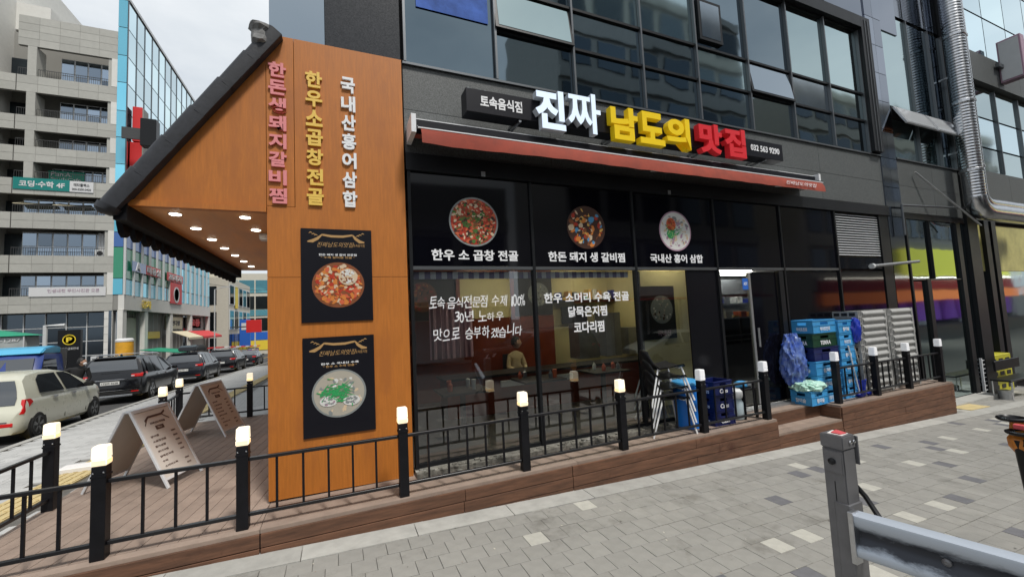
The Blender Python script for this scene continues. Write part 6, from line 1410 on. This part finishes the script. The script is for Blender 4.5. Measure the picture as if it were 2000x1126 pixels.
# banners and balcony things
o = thing('banner', 'teal banner 코딩·수학 4F with white panel on the fourth floor balcony', 'banner', (-21.5, YB, 14.2))
box('cloth', 'banner_teal', o, -23.85, -20.45, YB - .04, YB - .01, 13.88, 14.85); box('cloth', 'banner_white', o, -20.45, -18.95, YB - .04, YB - .01, 13.88, 14.8)
textY("코딩·수학 4F", 'lettering', 'banner_white', o, -23.5, -20.75, 14.1, 14.62, YB - .045, .01, .03); textY("메타플렉스", 'lettering', 'int_dark', o, -20.2, -19.2, 14.35, 14.62, YB - .045, .01, .01); textY("000-5200-0420", 'lettering', 'int_dark', o, -20.3, -19.1, 14.02, 14.2, YB - .045, .01, .01)
o = thing('window_sign', 'pale lettering Plan A Study Cafe on the dark balcony window', 'sign', (-21, YB + 2, 15)); textY("Plan.A.", 'lettering', 'banner_white', o, -22.1, -20.8, 15.45, 15.8, YB + 1.0, .02, .0); textY("StudyCafe", 'lettering', 'banner_white', o, -22.1, -20.2, 15.0, 15.32, YB + 1.0, .02, .0); box('board', 'ink_green', o, -22.3, -20.0, YB + 1.03, YB + 1.08, 14.9, 15.9)
o = thing('shade_sail', 'two cream sun sails stretched over the third floor balcony', 'awning', (-21, YB + 1, 13)); 
for (a, b_) in ((-24.0, -21.9), (-21.6, -19.6)):
    mb = MB(); nn = 8; vs = []
    for i in range(nn + 1):
        u = i / nn; x = a + (b_ - a) * u; d = .28 * math.sin(PI * u); vs += [(x, YB + .2, 12.75 + .10 * u - d * .2), (x + .1, YB + 1.6, 13.35 - .1 * u - d * .3)]
    mb.add(vs, [(2 * i, 2 * i + 2, 2 * i + 3, 2 * i + 1) for i in range(nn)]); mb.build('sail', 'canvas_cream', o, clean=False)
o = thing('banner', 'long white photo banner along the second floor balcony', 'banner', (-20.5, YB, 5.6)); box('cloth', 'banner_white', o, -22.7, -18.0, YB - .04, YB - .01, 5.15, 5.9); textY("인생네컷 무인사진관 오픈", 'lettering', 'f_mauve', o, -21.6, -18.4, 5.45, 5.75, YB - .045, .01, .0)
o = thing('air_conditioner', 'white outdoor unit at the right end of a balcony', 'air conditioner', (-18.4, YB + .6, 8.6)); box('casing', 'far_frame', o, -18.95, -18.3, YB + .4, YB + .8, 8.52, 9.1); MB().lathe([(.2, YB + .38), (.2, YB + .395), (0, YB + .395)], (-18.62, 0, 8.8), 16, 'Y').build('fan_grille', 'int_dark', o)
o = thing('curtain', 'white curtain behind the balcony above the air conditioner', 'curtain', (-18.6, YB + 1.5, 9)); mb = MB(); vs = []
for i in range(17): x = -18.9 + i * .045; yq = YB + .8 + .05 * math.sin(i * 1.6); vs += [(x, yq, 9.0), (x, yq, 10.6)]
mb.add(vs, [(2 * i, 2 * i + 2, 2 * i + 3, 2 * i + 1) for i in range(16)]); mb.build('cloth', 'banner_white', o, clean=False)
# glass building: narrow strip face plus long side along the street
GB = thing('glass_building', 'tall pale blue glass building with coloured lower bands beside the stone block', 'building', (-17, 60, 0)); XS = -16.9
Y1 = 70.5; box('core_wall', 'stone_back', GB, -17.55 + .02, XS - .06, YB + .02, Y1, 3.9, 31.7); box('core_wall', 'stone_back', GB, -40, XS - .5, YB + 20, Y1, -3, 31.6)
zl = [5.2, 6.6, 9.3, 10.6, 12.4, 14.2, 16.6, 19.0, 21.4, 24.0, 26.5, 29.1, 31.7]
stripm = ['far_cyan', 'far_green', 'far_navy', 'far_cyan', 'far_cyan'] + ['far_glass_blue'] * 8
for j, (z0, z1) in enumerate(zip(zl, zl[1:])):
    box('strip_pane', stripm[j], GB, -17.55, -16.92, YB - .03, YB + .0, z0 + .03, z1 - .03)
nc = 15; wy = (Y1 - YB) / nc
cols = {0: 'far_cyan', 1: 'far_green', 2: 'far_navy', 3: 'far_cyan', 4: 'far_glass_blue'}
for i in range(nc):
    y0, y1 = YB + .05 + i * wy, YB + .05 + (i + 1) * wy
    for j, (z0, z1) in enumerate(zip(zl, zl[1:])):
        mt = cols.get(j, 'far_glass_sky')
        if j == 1 and i > 6: mt = ['far_glass_blue', 'far_cyan'][i % 2]
        if j == 2 and i > 8: mt = 'far_cyan'
        if j == 0 and i in (2, 5, 9): mt = 'far_glass_blue'
        box('pane', mt, GB, XS - .05, XS, y0 + .05, y1 - .05, z0 + .05, z1 - .05)
    box('fin', 'far_frame', GB, XS, XS + .16, y0 - .06, y0 + .06, 5.2, 15.0); box('mullion', 'frame_edge', GB, XS - .02, XS + .05, y0 - .03, y0 + .03, 15.0, 31.7)
box('parapet', 'far_frame', GB, -17.6, XS + .1, YB - .05, Y1 + .1, 31.72, 32.0)
box('fascia', 'stone_side', GB, XS - .3, XS + .10, YB, Y1, 3.9, 5.18)
for y in (YB + .25, 49.6, 56, 62.6, Y1 - .3): box('column', 'stone_side', GB, XS - .3, XS + .06, y - .35, y + .35, -3.2, 3.88)
box('shop_wall', 'far_glass', GB, XS - .9, XS - .7, YB, Y1, -3, 3.88)
for y in [YB + 1.1 * k + .6 for k in range(23)]: box('mullion', 'far_frame', GB, XS - .69, XS - .64, y - .03, y + .03, -2.5, 3.8)
for (y0, y1, z0, z1, mt) in ((56.4, 61.4, 2.2, 3.6, 'sign_cream'), (63, 68.5, 2.3, 3.7, 'banner_white'), (51, 54.6, 1.3, 2.0, 'sign_yellow'), (47, 49, -1, 3.3, 'plaster_beige')): box('shop_panel', mt, GB, XS - .62, XS - .5, y0, y1, z0, z1)
textX("청년다방", 'lettering', 'int_dark', GB, 57.0, 60.5, 2.6, 3.2, XS - .49); textX("교동", 'lettering', 'sign_red', GB, 63.8, 68, 2.5, 3.5, XS - .49, .06, .05)
for (y0, t_, y1, z0, z1, mt) in ((47.2, '스 요', 50.5, 11.2, 12.0, 'banner_white'), (46.8, 'A', 47.8, 7.5, 8.3, 'far_frame'), (49.2, '미용실', 52.4, 7.5, 8.2, 'banner_white'), (54.6, '프라자', 58.6, 7.5, 8.2, 'banner_white'), (48.2, '공차', 50.2, 4.15, 4.9, 'sign_yellow')):
    textX(t_, 'lettering', mt, GB, y0, y1, z0, z1, XS + .18, .06, .03)
for (y0, y1, mt) in ((49.0, 52.6, 'sign_red'), (54.2, 59, 'sign_red'), (46.2, 49, 'far_navy')): box('sign_backing', mt, GB, XS + .165, XS + .178, y0, y1, 7.4, 8.3)
o = thing('billboard', 'red square poster with a white arch mark on the coloured glass', 'sign', (XS + .3, 56.8, 6)); box('board', 'sign_red', o, XS + .17, XS + .22, 55.2, 58.6, 5.0, 7.3)
MB().lathe([(.9, XS + .222), (.9, XS + .24), (.7, XS + .24), (.7, XS + .222)], (0, 56.9, 6.0), 20, 'X').build('ring', 'banner_white', o)
for k in range(9): box('hatch_stripe', 'banner_white', GB, XS + .01, XS + .03, 46 + k * .9, 46.25 + k * .9, 12.6, 13.6)
o = thing('blade_sign', 'tall red box sign on the glass building, above the roof edge', 'sign', (-16, 46.4, 18)); box('sign_box', 'sign_red', o, -16.7, -16.0, 45.6, 46.6, 19.0, 22.2, bevel=.02); box('sign_box', 'sign_red', o, -16.85, -16.0, 45.6, 46.6, 15.4, 18.9, bevel=.02); box('side_face', 'stone_back', o, -15.995, -15.9, 45.6, 46.6, 15.5, 22.1)
o = thing('blade_sign', 'black box sign jutting out in front of the red one', 'sign', (-15, 44, 18)); box('sign_box', 'plastic_black', o, -15.3, -14.2, 43.2, 44.0, 17.8, 20.2, bevel=.02); box('bracket', 'railing_dark', o, -16.85, -14.4, 44.05, 44.2, 18.6, 19.6)
# beige building and far ones
BB = thing('beige_building', 'beige three storey building beyond the glass one', 'building', (-19, 84, 0)); y0 = 80
box('wall', 'plaster_beige', BB, -30, -16.6, y0, 98, -4, 10.6); box('roof_house', 'plaster_beige', BB, -28, -19, y0 + 3, 96, 10.6, 13)
for z in (-2.3, 1.9, 6.1): box('window', 'far_glass', BB, -20.2, -18.2, y0 - .06, y0 + .05, z, z + 3.0)
for i in range(5):
    for z in (1.9, 6.1): f = box('window', 'far_frame', BB, -16.62, -16.5, y0 + .6 + i * 3.4, y0 + 3.5 + i * 3.4, z, z + 3.4); box('pane', 'far_glass_blue' if (i + int(z)) % 2 else 'far_glass', f, -16.5, -16.46, y0 + .75 + i * 3.4, y0 + 3.35 + i * 3.4, z + .15, z + 3.2)
    box('shop_window', 'far_glass', BB, -16.62, -16.5, y0 + .6 + i * 3.4, y0 + 3.6 + i * 3.4, -3, 1.2)
box('banner', 'sign_yellow', BB, -16.45, -16.4, 84.3, 86.2, 5.6, 9.4)
FB = thing('far_building', 'far building with blue and beige storeys closing the street', 'building', (-17, 112, 0))
box('wall', 'plaster_beige', FB, -34, -7, 112, 125, -6, 15); 
for k, (z, h, mt) in enumerate(((-3, 2.2, 'sign_yellow'), (-.6, 1.8, 'ink_blue'), (1.5, 3, 'far_glass'), (5, 1.4, 'far_glass_blue'), (6.6, 3, 'far_glass'), (10.4, 3, 'far_glass_blue'))):
    for i in range(7): box('window', mt, FB, -31 + i * 3.3, -28 + i * 3.3, 111.9, 112.05, z, z + h)
for (x0, x1, y0, h, lab) in ((-70, -38, 60, 24, 'grey tower block far behind the stone block'), (-60, -30, 130, 18, 'low grey block far up the street')):
    o = thing('far_building', lab, 'building', ((x0 + x1) / 2, y0, 0)); box('wall', 'concrete_light', o, x0, x1, y0, y0 + 14, -6, h)
    for i in range(6):
        for z in range(1, int(h) - 2, 4): box('window', 'far_glass', o, x0 + 1 + i * (x1 - x0 - 2) / 6, x0 + .2 + (i + .8) * (x1 - x0 - 2) / 6, y0 - .1, y0 + .1, z, z + 2)
# street furniture and shop awnings over there
def cloth_awning(label, y0, y1, z, mat, d=1.6, x=XS):
    o = thing('shop_awning', label, 'awning', (x, y0, z)); MB().hexa([(x, y0, z), (x + d, y0, z - .75), (x + d, y1, z - .75), (x, y1, z)], [(x, y0, z + .05), (x + d, y0, z - .70), (x + d, y1, z - .70), (x, y1, z + .05)]).build('canopy', mat, o); MB().box(x + d - .02, x + d + .02, y0, y1, z - .95, z - .74).build('valance', mat, o)
cloth_awning('cream awning over a shop under the glass building', 56.2, 61.2, 1.9, 'canvas_cream'); cloth_awning('red awning over the shop next to the cream one', 61.6, 70, 1.9, 'canvas_red'); 
o = thing('market_stall', 'stall with green canopy under the glass building', 'stall', (-15, 50, -2)); MB().hexa([(-16.6, 47.6, .3), (-13.6, 47.6, -.15), (-13.6, 52, -.15), (-16.6, 52, .3)], [(-16.6, 47.6, .36), (-13.6, 47.6, -.09), (-13.6, 52, -.09), (-16.6, 52, .36)]).build('canopy', 'canvas_green', o)
for (x, y) in ((-13.7, 47.7), (-13.7, 51.9), (-16.5, 47.7)): box('post', 'far_frame', o, x, x + .07, y, y + .07, -2.1, -.12)
for k in range(5): box('goods_box', ['sign_red', 'banner_white', 'ink_blue', 'sign_yellow', 'canvas_red'][k], o, -16 + k * .45, -15.65 + k * .45, 47.9, 48.4, -2.0, -1.0 - .1 * k)
o = thing('grit_bin', 'yellow grit bin with white lid by the pavement across the street', 'bin', (-14.4, 41, -1.6)); MB().lathe([(0, -1.6), (.5, -1.6), (.5, 1.25), (.0, 1.25)], (-14.3, 38.5, 0), 20).build('bin_body', 'sand_box', o, smooth=30); MB().lathe([(.52, 1.26), (.52, 1.38), (.4, 1.5), (0, 1.5)], (-14.3, 38.5, 0), 20).build('lid', 'banner_white', o, smooth=30)
o = thing('parking_sign', 'black parking pylon with yellow P in a ring', 'sign', (-16.2, 37, 0)); box('pylon', 'plastic_black', o, -17.2, -16.05, 37.0, 37.25, -1.6, 2.25); textY("P", 'lettering', 'ink_yellow', o, -16.77, -16.47, 1.42, 1.76, 36.99, .02, .04)
MB().lathe([(.34, 36.985), (.34, 36.97), (.29, 36.97), (.29, 36.985)], (-16.62, 0, 1.59), 28, 'Y').build('ring', 'ink_yellow', o); textY("주차요금표안내", 'lettering', 'banner_white', o, -17.1, -16.15, .92, 1.08, 36.99, .02, 0); box('payment_machine', 'far_frame', o, -15.35, -15.05, 36.6, 36.9, -1.5, .4)
o = thing('height_bar', 'grey metal pole with short arm in front of the dark ground floor windows', 'pole', (-18, 38, 0)); MB().tube([(-18.3, 38, -1.7), (-18.3, 38, 2.6), (-17.3, 38, 2.6)], .12, 8).build('pole', 'far_frame', o)
o = thing('vinyl_tent', 'clear vinyl street tent with green roof at the left edge', 'tent', (-14, 24.5, -1))
MB().box(-17, -12.15, 24, 24.9, -1.1, 1.85).build('vinyl_wall', 'tent_vinyl', o, bevel=.05); MB().hexa([(-17.2, 23.9, 1.86), (-12.05, 23.9, 1.86), (-12.05, 25.0, 1.86), (-17.2, 25.0, 1.86)], [(-16.2, 24.3, 2.6), (-13.6, 24.3, 2.2), (-13.6, 24.7, 2.2), (-16.2, 24.7, 2.6)]).build('roof_cloth', 'canvas_green', o)
for i in range(5): box('frame_pole', 'far_frame', o, -17 + i * 1.2, -16.96 + i * 1.2, 23.93, 23.99, -1.1, 1.84)
textY("A-1287", 'lettering', 'banner_white', o, -13.1, -12.3, 1.62, 1.76, 23.98, .01, .02)
def lamp_post(label, x, y, h):
    o = thing('street_lamp', label, 'street lamp', (x, y, gz(-5, y))); MB().tube([(x, y, gz(-5, y) - .2), (x, y, h), (x + .9, y, h + .3)], .07, 8).build('pole', 'far_frame', o, smooth=True); box('lamp_head', 'far_frame', o, x + .8, x + 1.5, y - .1, y + .1, h + .25, h + .36)
lamp_post('thin grey street lamp beside the red awning', -14.3, 62, 7.0)
o = thing('projecting_sign', 'blue vertical shop sign under the beige building', 'sign', (-15, 86, 0)); box('sign_box', 'ink_blue', o, -15.9, -14.3, 84.5, 85, -1.0, 3.6, bevel=.03); box('sign_face', 'banner_white', o, -15.6, -14.6, 84.45, 84.495, 1.8, 3.0)
o = thing('projecting_sign', 'red square shop sign jutting out at the beige building', 'sign', (-13, 82, 1)); box('sign_box', 'sign_red', o, -14.2, -12.0, 80.5, 81, 1.3, 3.4, bevel=.03); box('bracket', 'railing_dark', o, -16.5, -14.2, 80.7, 80.8, 2.2, 2.4)
# distant pedestrians' parasols and goods in front of the shops (small clutter)
r_ = random.Random(12)
for k in range(9):
    y = 64 + k * 3.4; o = thing('goods_stand', ['red', 'white', 'pale', 'dark', 'orange', 'grey', 'blue', 'cream', 'pink'][k] + ' goods stand far up the pavement under the beige and glass buildings', 'stand', (-14.6, y, -2.4))
    box('stand_body', ['sign_red', 'banner_white', 'far_frame', 'railing_dark', 'sign_orange', 'stone_back', 'ink_blue', 'sign_cream', 'f_mauve'][k], o, -15.3, -14.2, y, y + 1.2, gz(-5, y) - .1, gz(-5, y) + 1.1 + r_.random() * .6); box('stand_top', 'banner_white' if k % 2 else 'canvas_red', o, -15.5, -14.0, y - .2, y + 1.4, gz(-5, y) + 1.75, gz(-5, y) + 1.9)
# overhead cable
o = thing('overhead_cable', 'thin black cable crossing high over the far street', 'cable', (-10, 60, 9)); MB().tube([(-16.9, 70, 8.5), (-12, 75, 7.9), (-6, 82, 8.6)], .03, 5).build('wire', 'railing_dark', o)
